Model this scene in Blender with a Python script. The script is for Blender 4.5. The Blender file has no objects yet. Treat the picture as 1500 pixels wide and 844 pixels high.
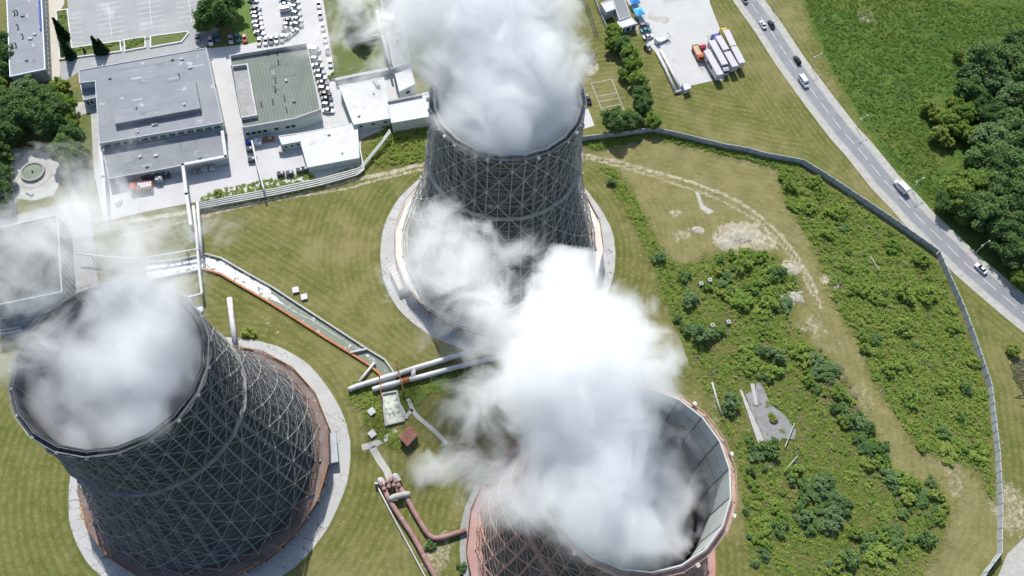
import bpy, math, random
import numpy as np
from mathutils import Vector, Matrix
R = math.radians
scene = bpy.context.scene

# ------------------------------------------------------------------ camera
CAM_H, PITCH, ROLL, FPX = 230.0, R(62.0), R(5.62), 1190.0
cam_data = bpy.data.cameras.new("camera")
cam = bpy.data.objects.new("camera", cam_data)
scene.collection.objects.link(cam)
cam.matrix_world = Matrix.Translation((0, 0, CAM_H)) @ Matrix.Rotation(R(90) - PITCH, 4, 'X') @ Matrix.Rotation(ROLL, 4, 'Z')
cam_data.sensor_fit = 'HORIZONTAL'
cam_data.sensor_width = 36.0
cam_data.lens = 36.0 * FPX / 1500.0
cam_data.clip_start = 1.0
cam_data.clip_end = 8000.0
scene.camera = cam

# ------------------------------------------------------------------ sky and sun
SUN_EL = R(45)
SUN_DIR = Vector((-0.27, 1.0, 0)).normalized() * math.cos(SUN_EL) + Vector((0, 0, math.sin(SUN_EL)))
world = bpy.data.worlds.new("World")
scene.world = world
world.use_nodes = True
wn = world.node_tree
bg = wn.nodes["Background"]
sky = wn.nodes.new("ShaderNodeTexSky")
sky.sky_type = 'NISHITA'
sky.sun_disc = False
sky.sun_elevation = SUN_EL
sky.sun_rotation = math.atan2(SUN_DIR.x, SUN_DIR.y)
wn.links.new(sky.outputs[0], bg.inputs[0])
bg.inputs[1].default_value = 0.13
sun_data = bpy.data.lights.new("sun", 'SUN')
sun_data.energy = 4.2
sun_data.angle = R(0.5)
sun_data.color = (1.0, 0.965, 0.91)
sun = bpy.data.objects.new("sun", sun_data)
sun.rotation_euler = SUN_DIR.to_track_quat('Z', 'Y').to_euler()
scene.collection.objects.link(sun)
scene.view_settings.view_transform = 'Standard'
scene.view_settings.look = 'None'
scene.view_settings.exposure = 0.48
scene.view_settings.gamma = 1.0
scene.view_settings.use_curve_mapping = False
cy = scene.cycles
cy.use_denoising = True
cy.max_bounces = 16
cy.diffuse_bounces = 3
cy.volume_bounces = 14
cy.transparent_max_bounces = 8
cy.volume_step_rate = 0.36
cy.volume_max_steps = 64
cy.use_adaptive_sampling = True
cy.adaptive_threshold = 0.04
cy.sample_clamp_indirect = 6.0

# ------------------------------------------------------------------ helpers
COL = scene.collection
_c, _s = math.cos(ROLL), math.sin(ROLL)
_cp, _sp = math.cos(PITCH), math.sin(PITCH)


def at(px, py, h=0.0):
    """survey point: where the sight line through (px, py) of the 1500 x 844 survey photo meets the level h"""
    x, y = (px - 750) / FPX, -(py - 422) / FPX
    X, Y = _c * x - _s * y, _s * x + _c * y
    d = (X, _cp + Y * _sp, -_sp + Y * _cp)
    t = (h - CAM_H) / d[2]
    return Vector((d[0] * t, d[1] * t, h))


def pts(seq, h=0.0):
    return [at(x, y, h) for x, y in seq]


class MB:
    def __init__(self):
        self.v, self.f = [], []

    def add(self, vs, fs):
        n = len(self.v)
        self.v.extend([tuple(a) for a in vs])
        self.f.extend([tuple(i + n for i in f) for f in fs])
        return self

    def box(self, c, size, rz=0.0, dirv=None):
        c = Vector(c)
        if dirv is not None:
            rz = math.atan2(dirv[1], dirv[0])
        a, b = Vector((math.cos(rz), math.sin(rz), 0)), Vector((-math.sin(rz), math.cos(rz), 0))
        hx, hy, hz = size[0] / 2, size[1] / 2, size[2] / 2
        vs = [c + a * sx * hx + b * sy * hy + Vector((0, 0, sz * hz)) for sz in (-1, 1) for sx, sy in ((-1, -1), (1, -1), (1, 1), (-1, 1))]
        return self.add(vs, [(3, 2, 1, 0), (4, 5, 6, 7), (0, 1, 5, 4), (1, 2, 6, 5), (2, 3, 7, 6), (3, 0, 4, 7)])

    def prism(self, poly, z0, z1, cap=True):
        n = len(poly)
        area = sum(poly[i][0] * poly[(i + 1) % n][1] - poly[(i + 1) % n][0] * poly[i][1] for i in range(n))
        p = list(poly) if area > 0 else list(reversed(poly))
        vs = [(q[0], q[1], z0) for q in p] + [(q[0], q[1], z1) for q in p]
        fs = [(i, (i + 1) % n, n + (i + 1) % n, n + i) for i in range(n)]
        if cap:
            fs += [tuple(range(n - 1, -1, -1)), tuple(range(n, 2 * n))]
        return self.add(vs, fs)

    def tube(self, path, r, n=8, cap=True):
        path = [Vector(p) for p in path]
        rs = r if isinstance(r, (list, tuple)) else [r] * len(path)
        vs, fs = [], []
        ref = None
        for i, p in enumerate(path):
            d = (path[min(i + 1, len(path) - 1)] - path[max(i - 1, 0)]).normalized()
            if ref is None:
                ref = d.orthogonal().normalized()
            u = (ref - d * ref.dot(d))
            u = u.normalized() if u.length > 1e-5 else d.orthogonal().normalized()
            ref = u
            w = d.cross(u)
            for k in range(n):
                a = 2 * math.pi * k / n
                vs.append(p + (u * math.cos(a) + w * math.sin(a)) * rs[i])
        for i in range(len(path) - 1):
            for k in range(n):
                a, b = i * n + k, i * n + (k + 1) % n
                fs.append((a, b, b + n, a + n))
        if cap:
            fs.append(tuple(range(n - 1, -1, -1)))
            fs.append(tuple((len(path) - 1) * n + k for k in range(n)))
        return self.add(vs, fs)

    def bar(self, a, b, r):
        return self.tube([a, b], r, 4, False)

    def wall(self, path, thick, z0, z1, closed=False):
        """vertical strip with mitred corners along a ground path"""
        P = [Vector((p[0], p[1], 0)) for p in path]
        n = len(P)
        vs, fs = [], []
        for i in range(n):
            a = P[(i - 1) % n] if (closed or i > 0) else None
            b = P[(i + 1) % n] if (closed or i < n - 1) else None
            d0 = (P[i] - a).normalized() if a is not None else None
            d1 = (b - P[i]).normalized() if b is not None else None
            d = ((d0 or d1) + (d1 or d0)).normalized()
            nr = Vector((-d.y, d.x, 0))
            k = 1.0 / max(0.4, nr.dot(Vector((-(d1 or d0).y, (d1 or d0).x, 0))))
            for s in (-1, 1):
                q = P[i] + nr * (s * thick / 2 * k)
                vs += [(q.x, q.y, z0), (q.x, q.y, z1)]
        m = n if closed else n - 1
        for i in range(m):
            a, b = 4 * i, 4 * ((i + 1) % n)
            fs += [(a, b, b + 1, a + 1), (a + 2, a + 3, b + 3, b + 2), (a + 1, b + 1, b + 3, a + 3)]
        if not closed:
            e = 4 * (n - 1)
            fs += [(0, 1, 3, 2), (e, e + 2, e + 3, e + 1)]
        return self.add(vs, fs)

    def sheet(self, poly, z):
        n = len(poly)
        area = sum(poly[i][0] * poly[(i + 1) % n][1] - poly[(i + 1) % n][0] * poly[i][1] for i in range(n))
        p = list(poly) if area > 0 else list(reversed(poly))
        return self.add([(q[0], q[1], z) for q in p], [tuple(range(n))])

    def ribbon(self, path, w0, w1, z):
        """flat strip between the offsets w0 and w1 (left positive) of a path"""
        P = [Vector((p[0], p[1], 0)) for p in path]
        vs = []
        for i, p in enumerate(P):
            d = (P[min(i + 1, len(P) - 1)] - P[max(i - 1, 0)]).normalized()
            nr = Vector((-d.y, d.x, 0))
            a, b = p + nr * w0, p + nr * w1
            vs += [(a.x, a.y, z), (b.x, b.y, z)]
        fs = [(2 * i, 2 * i + 2, 2 * i + 3, 2 * i + 1) for i in range(len(P) - 1)]
        if w1 < w0:
            fs = [f[::-1] for f in fs]
        return self.add(vs, [f[::-1] for f in fs] if False else fs)

    def lathe(self, prof, n, c=(0, 0, 0), ph=0.0, closed=False):
        vs, fs = [], []
        m = len(prof)
        for k in range(n):
            a = 2 * math.pi * k / n + ph
            for r, z in prof:
                vs.append((c[0] + r * math.cos(a), c[1] + r * math.sin(a), c[2] + z))
        for k in range(n):
            k2 = (k + 1) % n
            for i in range(m if closed else m - 1):
                j = (i + 1) % m
                fs.append((k * m + i, k2 * m + i, k2 * m + j, k * m + j))
        return self.add(vs, fs)

    def build(self, name, mat, parent=None, loc=None, smooth=False):
        me = bpy.data.meshes.new(name)
        off = Vector(loc) if loc is not None else Vector((0, 0, 0))
        me.from_pydata([(v[0] - off.x, v[1] - off.y, v[2] - off.z) for v in self.v], [], self.f)
        me.update()
        if smooth:
            me.polygons.foreach_set("use_smooth", [True] * len(me.polygons))
        o = bpy.data.objects.new(name, me)
        for m in (mat if isinstance(mat, (list, tuple)) else [mat]):
            me.materials.append(m)
        COL.objects.link(o)
        if parent is not None:
            o.parent = parent
        elif loc is not None:
            o.location = off
        return o


def tag(o, label=None, cat=None, group=None, kind=None):
    if label:
        o["label"] = label
    if cat:
        o["category"] = cat
    if group:
        o["group"] = group
    if kind:
        o["kind"] = kind
    return o


def thing(name, label, cat, loc=(0, 0, 0), rz=0.0, group=None):
    o = bpy.data.objects.new(name, None)
    o.empty_display_size = 0.5
    o.location = loc
    o.rotation_euler = (0, 0, rz)
    COL.objects.link(o)
    return tag(o, label, cat, group)


def dup(root, loc, rz=0.0, scale=1.0, label=None, group=None, name=None, mats=None):
    r = root.copy()
    COL.objects.link(r)
    r.location = loc
    r.rotation_euler = (0, 0, rz)
    r.scale = (scale, scale, scale) if not isinstance(scale, tuple) else scale
    if name:
        r.name = name
    if label:
        r["label"] = label
    if group:
        r["group"] = group
    for ch in list(root.children):
        c = ch.copy()
        COL.objects.link(c)
        c.parent = r
        if mats and ch.name.split('.')[0] in mats:
            c.data = ch.data.copy()
            c.data.materials[0] = mats[ch.name.split('.')[0]]
        for g in ch.children:
            d = g.copy()
            COL.objects.link(d)
            d.parent = c
    return r


# ------------------------------------------------------------------ materials
def mat(name, c1, c2=None, scale=1.0, rough=0.8, bump=0.0, bscale=None, metal=0.0, detail=4.0, spots=None, stretch=None):
    m = bpy.data.materials.new(name)
    m.use_nodes = True
    nt = m.node_tree
    p = nt.nodes["Principled BSDF"]
    p.inputs["Roughness"].default_value = rough
    p.inputs["Metallic"].default_value = metal
    p.inputs["Specular IOR Level"].default_value = 0.3
    tc = nt.nodes.new("ShaderNodeTexCoord")
    src = tc.outputs["Object"]
    if stretch:
        mp = nt.nodes.new("ShaderNodeMapping")
        mp.inputs["Scale"].default_value = stretch
        nt.links.new(src, mp.inputs[0])
        src = mp.outputs[0]
    if c2 is None:
        p.inputs["Base Color"].default_value = (*c1, 1)
    else:
        no = nt.nodes.new("ShaderNodeTexNoise")
        no.inputs["Scale"].default_value = scale
        no.inputs["Detail"].default_value = detail
        no.inputs["Roughness"].default_value = 0.65
        nt.links.new(src, no.inputs["Vector"])
        rp = nt.nodes.new("ShaderNodeValToRGB")
        rp.color_ramp.elements[0].position = 0.32
        rp.color_ramp.elements[1].position = 0.68
        rp.color_ramp.elements[0].color = (*c1, 1)
        rp.color_ramp.elements[1].color = (*c2, 1)
        nt.links.new(no.outputs["Fac"], rp.inputs[0])
        out = rp.outputs[0]
        if spots:
            n2 = nt.nodes.new("ShaderNodeTexNoise")
            n2.inputs["Scale"].default_value = spots[1]
            n2.inputs["Detail"].default_value = 6
            nt.links.new(tc.outputs["Object"], n2.inputs["Vector"])
            r2 = nt.nodes.new("ShaderNodeValToRGB")
            r2.color_ramp.elements[0].position = spots[2]
            r2.color_ramp.elements[1].position = spots[2] + 0.06
            nt.links.new(n2.outputs["Fac"], r2.inputs[0])
            mx = nt.nodes.new("ShaderNodeMix")
            mx.data_type = 'RGBA'
            nt.links.new(r2.outputs[0], mx.inputs["Factor"])
            nt.links.new(out, mx.inputs["A"])
            mx.inputs["B"].default_value = (*spots[0], 1)
            out = mx.outputs["Result"]
        nt.links.new(out, p.inputs["Base Color"])
    if bump:
        nb = nt.nodes.new("ShaderNodeTexNoise")
        nb.inputs["Scale"].default_value = bscale or scale * 3
        nb.inputs["Detail"].default_value = 5
        nt.links.new(src, nb.inputs["Vector"])
        b = nt.nodes.new("ShaderNodeBump")
        b.inputs["Distance"].default_value = bump
        nt.links.new(nb.outputs["Fac"], b.inputs["Height"])
        nt.links.new(b.outputs[0], p.inputs["Normal"])
    return m


def leaf_mat(name, dark, light, trans=0.35):
    m = bpy.data.materials.new(name)
    m.use_nodes = True
    nt = m.node_tree
    nt.nodes.clear()
    out = nt.nodes.new("ShaderNodeOutputMaterial")
    geo = nt.nodes.new("ShaderNodeNewGeometry")
    tc = nt.nodes.new("ShaderNodeTexCoord")
    oi = nt.nodes.new("ShaderNodeObjectInfo")
    no = nt.nodes.new("ShaderNodeTexNoise")
    no.inputs["Scale"].default_value = 0.7
    no.inputs["Detail"].default_value = 3
    nt.links.new(geo.outputs["Position"], no.inputs["Vector"])
    ad = nt.nodes.new("ShaderNodeMath")
    ad.operation = 'MULTIPLY_ADD'
    nt.links.new(geo.outputs["Random Per Island"], ad.inputs[0])
    ad.inputs[1].default_value = 0.35
    nt.links.new(no.outputs["Fac"], ad.inputs[2])
    a2 = nt.nodes.new("ShaderNodeMath")
    a2.operation = 'MULTIPLY_ADD'
    nt.links.new(oi.outputs["Random"], a2.inputs[0])
    a2.inputs[1].default_value = 0.30
    nt.links.new(ad.outputs[0], a2.inputs[2])
    rp = nt.nodes.new("ShaderNodeValToRGB")
    rp.color_ramp.elements[0].position = 0.45
    rp.color_ramp.elements[1].position = 1.0
    rp.color_ramp.elements[0].color = (*dark, 1)
    rp.color_ramp.elements[1].color = (*light, 1)
    nt.links.new(a2.outputs[0], rp.inputs[0])
    d = nt.nodes.new("ShaderNodeBsdfDiffuse")
    t = nt.nodes.new("ShaderNodeBsdfTranslucent")
    mx = nt.nodes.new("ShaderNodeMixShader")
    mx.inputs[0].default_value = trans
    nt.links.new(rp.outputs[0], d.inputs[0])
    nt.links.new(rp.outputs[0], t.inputs[0])
    nt.links.new(d.outputs[0], mx.inputs[1])
    nt.links.new(t.outputs[0], mx.inputs[2])
    nt.links.new(mx.outputs[0], out.inputs[0])
    return m


M = {}
M['white_roof'] = mat('white_roof', (.50, .495, .50), (.57, .565, .57), .3, detail=8)
M['concrete_white'] = mat('concrete_white', (.43, .425, .42), (.50, .495, .49), .12, bump=.02, detail=8)
M['concrete'] = mat('concrete', (.32, .32, .30), (.44, .43, .41), .4, bump=.02, detail=8)
M['concrete_grey'] = mat('concrete_grey', (.24, .24, .235), (.34, .34, .33), .5, bump=.02, detail=8)
M['asphalt_lot'] = mat('asphalt_lot', (.26, .268, .265), (.325, .332, .33), .09, detail=8, spots=((.39, .39, .39), .06, .56))
M['asphalt'] = mat('asphalt', (.185, .19, .20), (.245, .25, .258), .25, rough=.85, detail=8)
M['gravel'] = mat('gravel', (.31, .30, .265), (.42, .41, .37), .5, bump=.03, bscale=6, detail=8)
M['yard_gravel'] = mat('yard_gravel', (.40, .40, .39), (.48, .48, .465), .07, bump=.02, bscale=4, detail=8, spots=((.34, .33, .28), .09, .60))
M['beige_path'] = mat('beige_path', (.44, .41, .34), (.50, .47, .40), .4)
M['line'] = mat('line_paint', (.55, .55, .54), (.62, .62, .61), 2)
M['roof_grey'] = mat('roof_felt_grey', (.175, .187, .202), (.225, .238, .25), .10, detail=9, spots=((.34, .35, .355), .35, .64))
M['roof_grey2'] = mat('roof_felt_pale', (.195, .208, .224), (.255, .268, .284), .09, detail=9, spots=((.38, .39, .395), .25, .64))
M['roof_green'] = mat('roof_sheet_green', (.135, .162, .138), (.185, .212, .183), .2, detail=8, stretch=(1, .3, 1))
M['roof_seam'] = mat('roof_seam', (.09, .11, .095), (.12, .14, .12), 1)
M['wall_green'] = mat('wall_pale_green', (.46, .52, .49), (.54, .60, .56), .5)
M['wall_white'] = mat('wall_white', (.40, .41, .42), (.47, .48, .48), .5)
M['wall_grey'] = mat('wall_grey', (.33, .35, .37), (.42, .44, .46), .5)
M['trim_blue'] = mat('trim_pale_blue', (.55, .64, .70), (.62, .70, .75), .5)
M['blue'] = mat('paint_blue', (.05, .08, .33), (.07, .11, .40), 1)
M['glass'] = mat('dark_glass', (.02, .026, .034), None, rough=.12)
M['steel'] = mat('galvanised_steel', (.34, .34, .32), (.50, .49, .46), .8, rough=.6)
M['steel_dark'] = mat('weathered_steel', (.19, .195, .195), (.32, .32, .305), .5, rough=.7)
M['steel_brown'] = mat('rusted_lattice', (.36, .22, .165), (.53, .37, .30), .5, rough=.75)
M['shell_dark'] = mat('tarred_cladding', (.020, .026, .033), (.070, .080, .090), .30, rough=.75, detail=8, stretch=(1, 1, .4))
M['shell_slate'] = mat('slate_cladding', (.030, .040, .050), (.082, .098, .112), .35, rough=.75, detail=8, stretch=(1, 1, .35))
M['shell_mid'] = mat('weathered_cladding', (.050, .056, .058), (.135, .14, .138), .30, rough=.8, detail=8, stretch=(1, 1, .4))
M['lining'] = mat('shell_lining', (.38, .405, .395), (.50, .525, .505), .12, rough=.7, detail=8, stretch=(1, 1, .3))
M['lining_rib'] = mat('lining_seam', (.14, .15, .15), (.22, .22, .22), 1)
M['rust_deck'] = mat('rusty_deck', (.125, .088, .076), (.235, .185, .168), .22, rough=.85, detail=9, spots=((.42, .27, .11), .5, .66))
M['pink_deck'] = mat('pink_deck', (.33, .195, .175), (.42, .28, .255), .25, rough=.85, detail=8, spots=((.58, .50, .45), .6, .68))
M['pale_deck'] = mat('pale_deck', (.55, .50, .44), (.68, .63, .57), .3, detail=8)
M['orange'] = mat('orange_paint', (.60, .24, .035), (.70, .33, .07), 1)
M['rail_rust'] = mat('rail_rust', (.22, .10, .05), (.36, .17, .08), 1)
M['pink_pipe'] = mat('pink_pipe', (.235, .128, .115), (.32, .195, .18), .6, rough=.6)
M['white_pipe'] = mat('white_pipe', (.46, .46, .455), (.56, .56, .55), .5, rough=.5, bump=.01, bscale=5)
M['grey_pipe'] = mat('grey_pipe', (.38, .38, .37), (.50, .50, .48), .8)
M['red_roof'] = mat('rusty_roof', (.15, .055, .04), (.23, .10, .075), 1.0)
M['orange_wall'] = mat('canal_orange', (.36, .13, .055), (.50, .21, .09), .8)
M['dark_wall'] = mat('dark_wall', (.05, .055, .06), (.09, .095, .10), .5)
M['tank_roof'] = mat('dark_ribbed', (.035, .042, .045), (.09, .10, .10), .6, stretch=(1.4, .06, 1))
M['tank_roof_pale'] = mat('pale_rib', (.10, .11, .112), (.16, .17, .172), .5)
M['green_box'] = mat('paint_green', (.10, .22, .19), (.14, .28, .24), 1)
M['fence_conc'] = mat('fence_concrete', (.30, .33, .34), (.43, .46, .47), .6, detail=8)
M['bark'] = mat('bark', (.09, .065, .045), (.14, .11, .08), 3)
M['tyre'] = mat('tyre_rubber', (.02, .02, .021), None, rough=.9)
M['tarp_blue'] = mat('tarp_blue', (.08, .36, .66), (.12, .44, .74), 1)
M['tarp_navy'] = mat('tarp_navy', (.05, .22, .52), (.08, .30, .62), 1)
M['sand'] = mat('sand_load', (.40, .31, .19), (.50, .40, .27), 2)
M['bag_white'] = mat('sack_white', (.68, .69, .72), (.78, .78, .80), 1)
M['rock'] = mat('pale_rubble', (.24, .21, .15), (.44, .41, .33), .8, bump=.25, bscale=2.5, detail=9)
CARC = {'white': (.76, .76, .77), 'silver': (.48, .50, .52), 'black': (.014, .015, .018), 'navy': (.02, .04, .10), 'blue': (.10, .22, .36),
        'teal': (.08, .30, .34), 'red': (.42, .06, .07), 'grey': (.24, .25, .26), 'pink': (.64, .52, .52), 'cream': (.70, .68, .58), 'green': (.05, .14, .10),
        'orange': (.62, .16, .04), 'yellow': (.62, .50, .04), 'trailer': (.60, .575, .595), 'tractor_blue': (.10, .13, .52)}
for k, c in CARC.items():
    mm = mat('paint_' + k, tuple(min(x, .85) * .8 for x in c), None, rough=.35)
    mm.node_tree.nodes["Principled BSDF"].inputs["Coat Weight"].default_value = .3
    M['p_' + k] = mm

# ------------------------------------------------------------------ towers' layout
TOWER = {'A': Vector((-79.8, 57.2, 0)), 'B': Vector((-5.7, 137.0, 0)), 'C': Vector((28.1, 44.8, 0))}
RC = {'A': 38.6, 'B': 38.6, 'C': 35.4}

FENCE_PX = [(800, 205), (850, 206.5), (900, 201), (957, 193), (994, 201), (1059, 217), (1093, 222.6), (1119, 230), (1174, 240), (1207, 260), (1300, 322), (1371, 372)]
FENCE2_PX = [(1372, 374), (1386.6, 407), (1407, 453), (1424, 498), (1447, 568), (1458, 663), (1462, 740), (1460.5, 812), (1439, 840), (1431, 860)]
ROAD_PX = [(1060, -50), (1083, -20), (1101.5, 7), (1125.5, 40), (1154.8, 85.3), (1170.8, 107.5), (1200, 147.5), (1236.9, 195.2), (1257.7, 217.9), (1276.6, 241.4), (1295.6, 265.3), (1323.3, 293.7), (1344.9, 318.3), (1368.4, 341), (1393, 364.6), (1416.9, 388.5), (1445.3, 413), (1481.3, 443.4), (1530, 483), (1600, 540), (1700, 620)]
road_c = pts(ROAD_PX)


# ------------------------------------------------------------------ ground with zones
def inside(poly, X, Y):
    r = np.zeros(X.shape, bool)
    n = len(poly)
    for i in range(n):
        x0, y0, x1, y1 = poly[i][0], poly[i][1], poly[(i + 1) % n][0], poly[(i + 1) % n][1]
        c = ((y0 > Y) != (y1 > Y)) & (X < (x1 - x0) * (Y - y0) / (y1 - y0 + 1e-12) + x0)
        r ^= c
    return r


def seg_dist(path, X, Y):
    d = np.full(X.shape, 1e9)
    for a, b in zip(path[:-1], path[1:]):
        dx, dy = b[0] - a[0], b[1] - a[1]
        t = np.clip(((X - a[0]) * dx + (Y - a[1]) * dy) / (dx * dx + dy * dy), 0, 1)
        d = np.minimum(d, np.hypot(X - a[0] - t * dx, Y - a[1] - t * dy))
    return d


def soft_poly(poly_px, X, Y, soft=3.0):
    p = pts(poly_px)
    ins = inside(p, X, Y)
    d = seg_dist(p + [p[0]], X, Y)
    return np.clip(0.5 + np.where(ins, d, -d) / (2 * soft), 0, 1)


T_RIGHT = [(1140, 246), (1172, 244), (1204, 266), (1298, 328), (1366, 378), (1380, 407), (1401, 453), (1418, 500), (1441, 570), (1451, 663), (1455, 735), (1440, 700), (1400, 672), (1350, 662), (1320, 622), (1285, 560), (1256, 500), (1222, 440), (1206, 390), (1178, 340), (1150, 290)]
T_MID = [(975, 385), (1010, 385), (1045, 372), (1075, 362), (1135, 372), (1165, 395), (1178, 425), (1158, 462), (1180, 500), (1218, 530), (1255, 590), (1300, 680), (1325, 700), (1375, 712), (1390, 745), (1380, 790), (1355, 830), (1350, 870), (1110, 870), (1092, 780), (1085, 690), (1062, 620), (1035, 575), (1010, 530), (985, 470), (960, 410)]
T_LEFT = [(878, 243), (900, 246), (922, 275), (945, 320), (968, 365), (1000, 400), (1015, 440), (1010, 500), (985, 460), (962, 400), (938, 350), (915, 300)]
T_HILL = [(560, 185), (632, 180), (628, 236), (560, 244), (535, 232)]
T_FENCE = [(852, 208), (900, 203), (957, 195), (994, 203), (1059, 219), (1119, 232), (1172, 243), (1165, 252), (1100, 236), (1040, 222), (985, 208), (955, 201), (905, 212), (870, 220)]
T_CANAL = [(518, 556), (556, 575), (563, 625), (600, 640), (592, 660), (545, 640), (535, 610), (512, 585)]
T_CANAL2 = [(584, 566), (620, 556), (700, 538), (740, 528), (735, 545), (650, 570), (600, 598), (592, 612)]
T_PIPE = [(292, 288), (330, 276), (400, 262), (452, 250), (470, 262), (530, 240), (536, 250), (480, 275), (300, 308)]
MEADOW = [(1150, -60), (1215, 110), (1300, 245), (1345, 290), (1420, 375), (1500, 440), (1800, 560), (1800, -200), (1120, -200)]
DRY_R = [(858, 210), (905, 214), (955, 204), (1035, 222), (1120, 240), (1145, 270), (1150, 300), (1180, 345), (1206, 395), (1222, 445), (1256, 505), (1290, 570), (1322, 630), (1352, 668), (1405, 680), (1452, 712), (1458, 810), (1430, 860), (1352, 860), (1382, 790), (1392, 745), (1372, 708), (1310, 690), (1262, 600), (1222, 530), (1175, 490), (1155, 462), (1160, 420), (1120, 375), (1050, 365), (1000, 385), (965, 365), (940, 320), (920, 280), (895, 250)]


def smooth_noise(X, Y, s, seed):
    rng = np.random.RandomState(seed)
    tot = np.zeros(X.shape)
    for k in range(5):
        f = (1.7 ** k) / s
        a = rng.rand() * 6.28
        ph = rng.rand(2) * 6.28
        tot += np.sin((X * math.cos(a) + Y * math.sin(a)) * f * 6.28 + ph[0] + 1.5 * np.sin((X * math.sin(a) - Y * math.cos(a)) * f * 4 + ph[1])) / (1.3 ** k)
    return tot / 2.5


def build_ground():
    far = [400, 600, 1000, 1800, 3500]
    xs = np.concatenate([[-f for f in reversed(far)], np.arange(-235, 236, .9), far])
    ys = np.concatenate([[-3000, -1200, -400, -100], np.arange(10, 275, .9), [320, 400, 600, 1000, 1800, 4000]])
    X, Y = np.meshgrid(xs, ys)
    nx, ny = len(xs), len(ys)
    wob = smooth_noise(X, Y, 9, 3) * 1.6 + smooth_noise(X, Y, 3.3, 4) * .8
    Xw, Yw = X + wob, Y + smooth_noise(X, Y, 8, 8) * 1.6
    dry = soft_poly(DRY_R, Xw, Yw, 4) * .95
    dry = np.maximum(dry, .20 + .25 * smooth_noise(X, Y, 40, 11))
    dry -= .45 * np.clip((-92 - X) / 25, 0, 1) * np.clip((70 - Y) / 25, 0, 1)
    lush = np.zeros(X.shape)
    for P_, s_ in ((T_RIGHT, 3), (T_MID, 4), (T_LEFT, 3), (T_HILL, 2), (T_FENCE, 1.5), (T_CANAL, 1.5), (T_CANAL2, 1.5), (T_PIPE, 1.5), (MEADOW, 3)):
        lush = np.maximum(lush, soft_poly(P_, Xw, Yw, s_))
    rough = soft_poly(MEADOW, Xw, Yw, 3)
    soil = np.zeros(X.shape)
    for (px, py, rx, ry, a) in ((1088, 345, 9, 6, .95), (1065, 352, 6, 4, .8), (1112, 352, 7, 5, .7), (1161, 432, 4.2, 3.2, 1.0), (1158, 392, 3, 2.4, .9), (990, 312, 3, 2, .7), (1000, 345, 4, 3, .6),
                                (1218, 412, 4, 3, .8), (1190, 478, 5, 5, .55), (1215, 505, 6, 4, .4), (1265, 590, 5, 9, .45), (1400, 705, 3, 8, .5), (640, 815, 5, 6, .6), (655, 790, 4, 4, .5), (1480, 745, 7, 9, .6), (1180, 210, 4, 5, .35),
                                (1270, 25, 4, 4, .6), (870, 100, 2, 4, .8), (1030, 290, 3, 5, .45), (500, 770, 1.5, 3, .5), (430, 480, 2, 1, .4), (880, 205, 2, 3, .5), (935, 45, 1.5, 3, .7), (1045, 595, 2, 9, .5), (1125, 765, 2, 3, .4), (1105, 610, 8, 10, .4)):
        c = at(px, py)
        q = ((Xw - c.x) / rx) ** 2 + ((Yw - c.y) / ry) ** 2
        soil = np.maximum(soil, a * np.clip(1.35 - q * .85, 0, 1))
    for path, w, a in (([(853, 226), (905, 236), (960, 252), (1010, 266), (1050, 280), (1085, 297), (1115, 318), (1145, 345), (1165, 372), (1182, 400), (1195, 425), (1202, 450)], 1.1, .80),
                       ([(860, 233), (905, 243), (955, 258), (1045, 288), (1105, 320), (1135, 347), (1158, 376), (1176, 402), (1190, 432)], 1.0, .72),
                       ([(626, 238), (575, 252), (520, 263), (470, 276), (400, 289), (330, 303), (290, 309), (230, 318), (150, 330)], 1.2, .95), ([(622, 247), (560, 262), (505, 277), (440, 287), (380, 297), (320, 311), (250, 330), (180, 345)], .9, .75),
                       ([(375, 455), (395, 475), (412, 492)], .4, .8), ([(1402, 420), (1415, 455), (1440, 530), (1460, 590), (1475, 680)], .3, .6), ([(565, 480), (540, 500)], .3, .3)):
        d = seg_dist(pts(path), X + wob * .25, Y)
        soil = np.maximum(soil, a * np.clip(1.3 - d / w, 0, 1))
    # mowing stripes follow the nearest tower ring, the fence or the road
    dist = np.stack([np.hypot(X - TOWER[k].x, Y - TOWER[k].y) - RC[k] for k in 'ABC'] + [seg_dist(pts(FENCE_PX), X, Y), seg_dist(pts(FENCE2_PX), X, Y), seg_dist(road_c, X, Y) - 6, seg_dist(pts([(300, 385), (400, 440), (580, 555)]), X, Y) * 1.0 + 3])
    mow = dist.min(axis=0)
    Z = np.zeros(X.shape)
    core = (np.abs(X) < 234) & (Y > 11) & (Y < 273)
    clear = np.clip((mow - 1.5) / 4, 0, 1)
    Z += core * clear * lush * (smooth_noise(X, Y, 14, 21) * .22 + smooth_noise(X, Y, 4, 22) * .12 - .25) * (0.4 + rough)
    Z = np.minimum(Z, 0)
    me = bpy.data.meshes.new("ground")
    co = np.stack([X, Y, Z], -1).reshape(-1, 3).astype(np.float32)
    me.vertices.add(nx * ny)
    me.vertices.foreach_set("co", co.ravel())
    i = np.arange(ny - 1)[:, None] * nx + np.arange(nx - 1)[None, :]
    quads = np.stack([i, i + 1, i + nx + 1, i + nx], -1).reshape(-1, 4).astype(np.int32)
    me.loops.add(quads.size)
    me.loops.foreach_set("vertex_index", quads.ravel())
    me.polygons.add(len(quads))
    me.polygons.foreach_set("loop_start", np.arange(0, quads.size, 4, dtype=np.int32))
    me.update(calc_edges=True)
    me.polygons.foreach_set("use_smooth", np.ones(len(quads), bool))
    ca = me.color_attributes.new("zone", 'FLOAT_COLOR', 'POINT')
    ca.data.foreach_set("color", np.stack([dry, lush, soil, rough], -1).reshape(-1).astype(np.float32))
    fa = me.attributes.new("mow", 'FLOAT', 'POINT')
    fa.data.foreach_set("value", mow.ravel().astype(np.float32))
    o = bpy.data.objects.new("ground", me)
    COL.objects.link(o)
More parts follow.
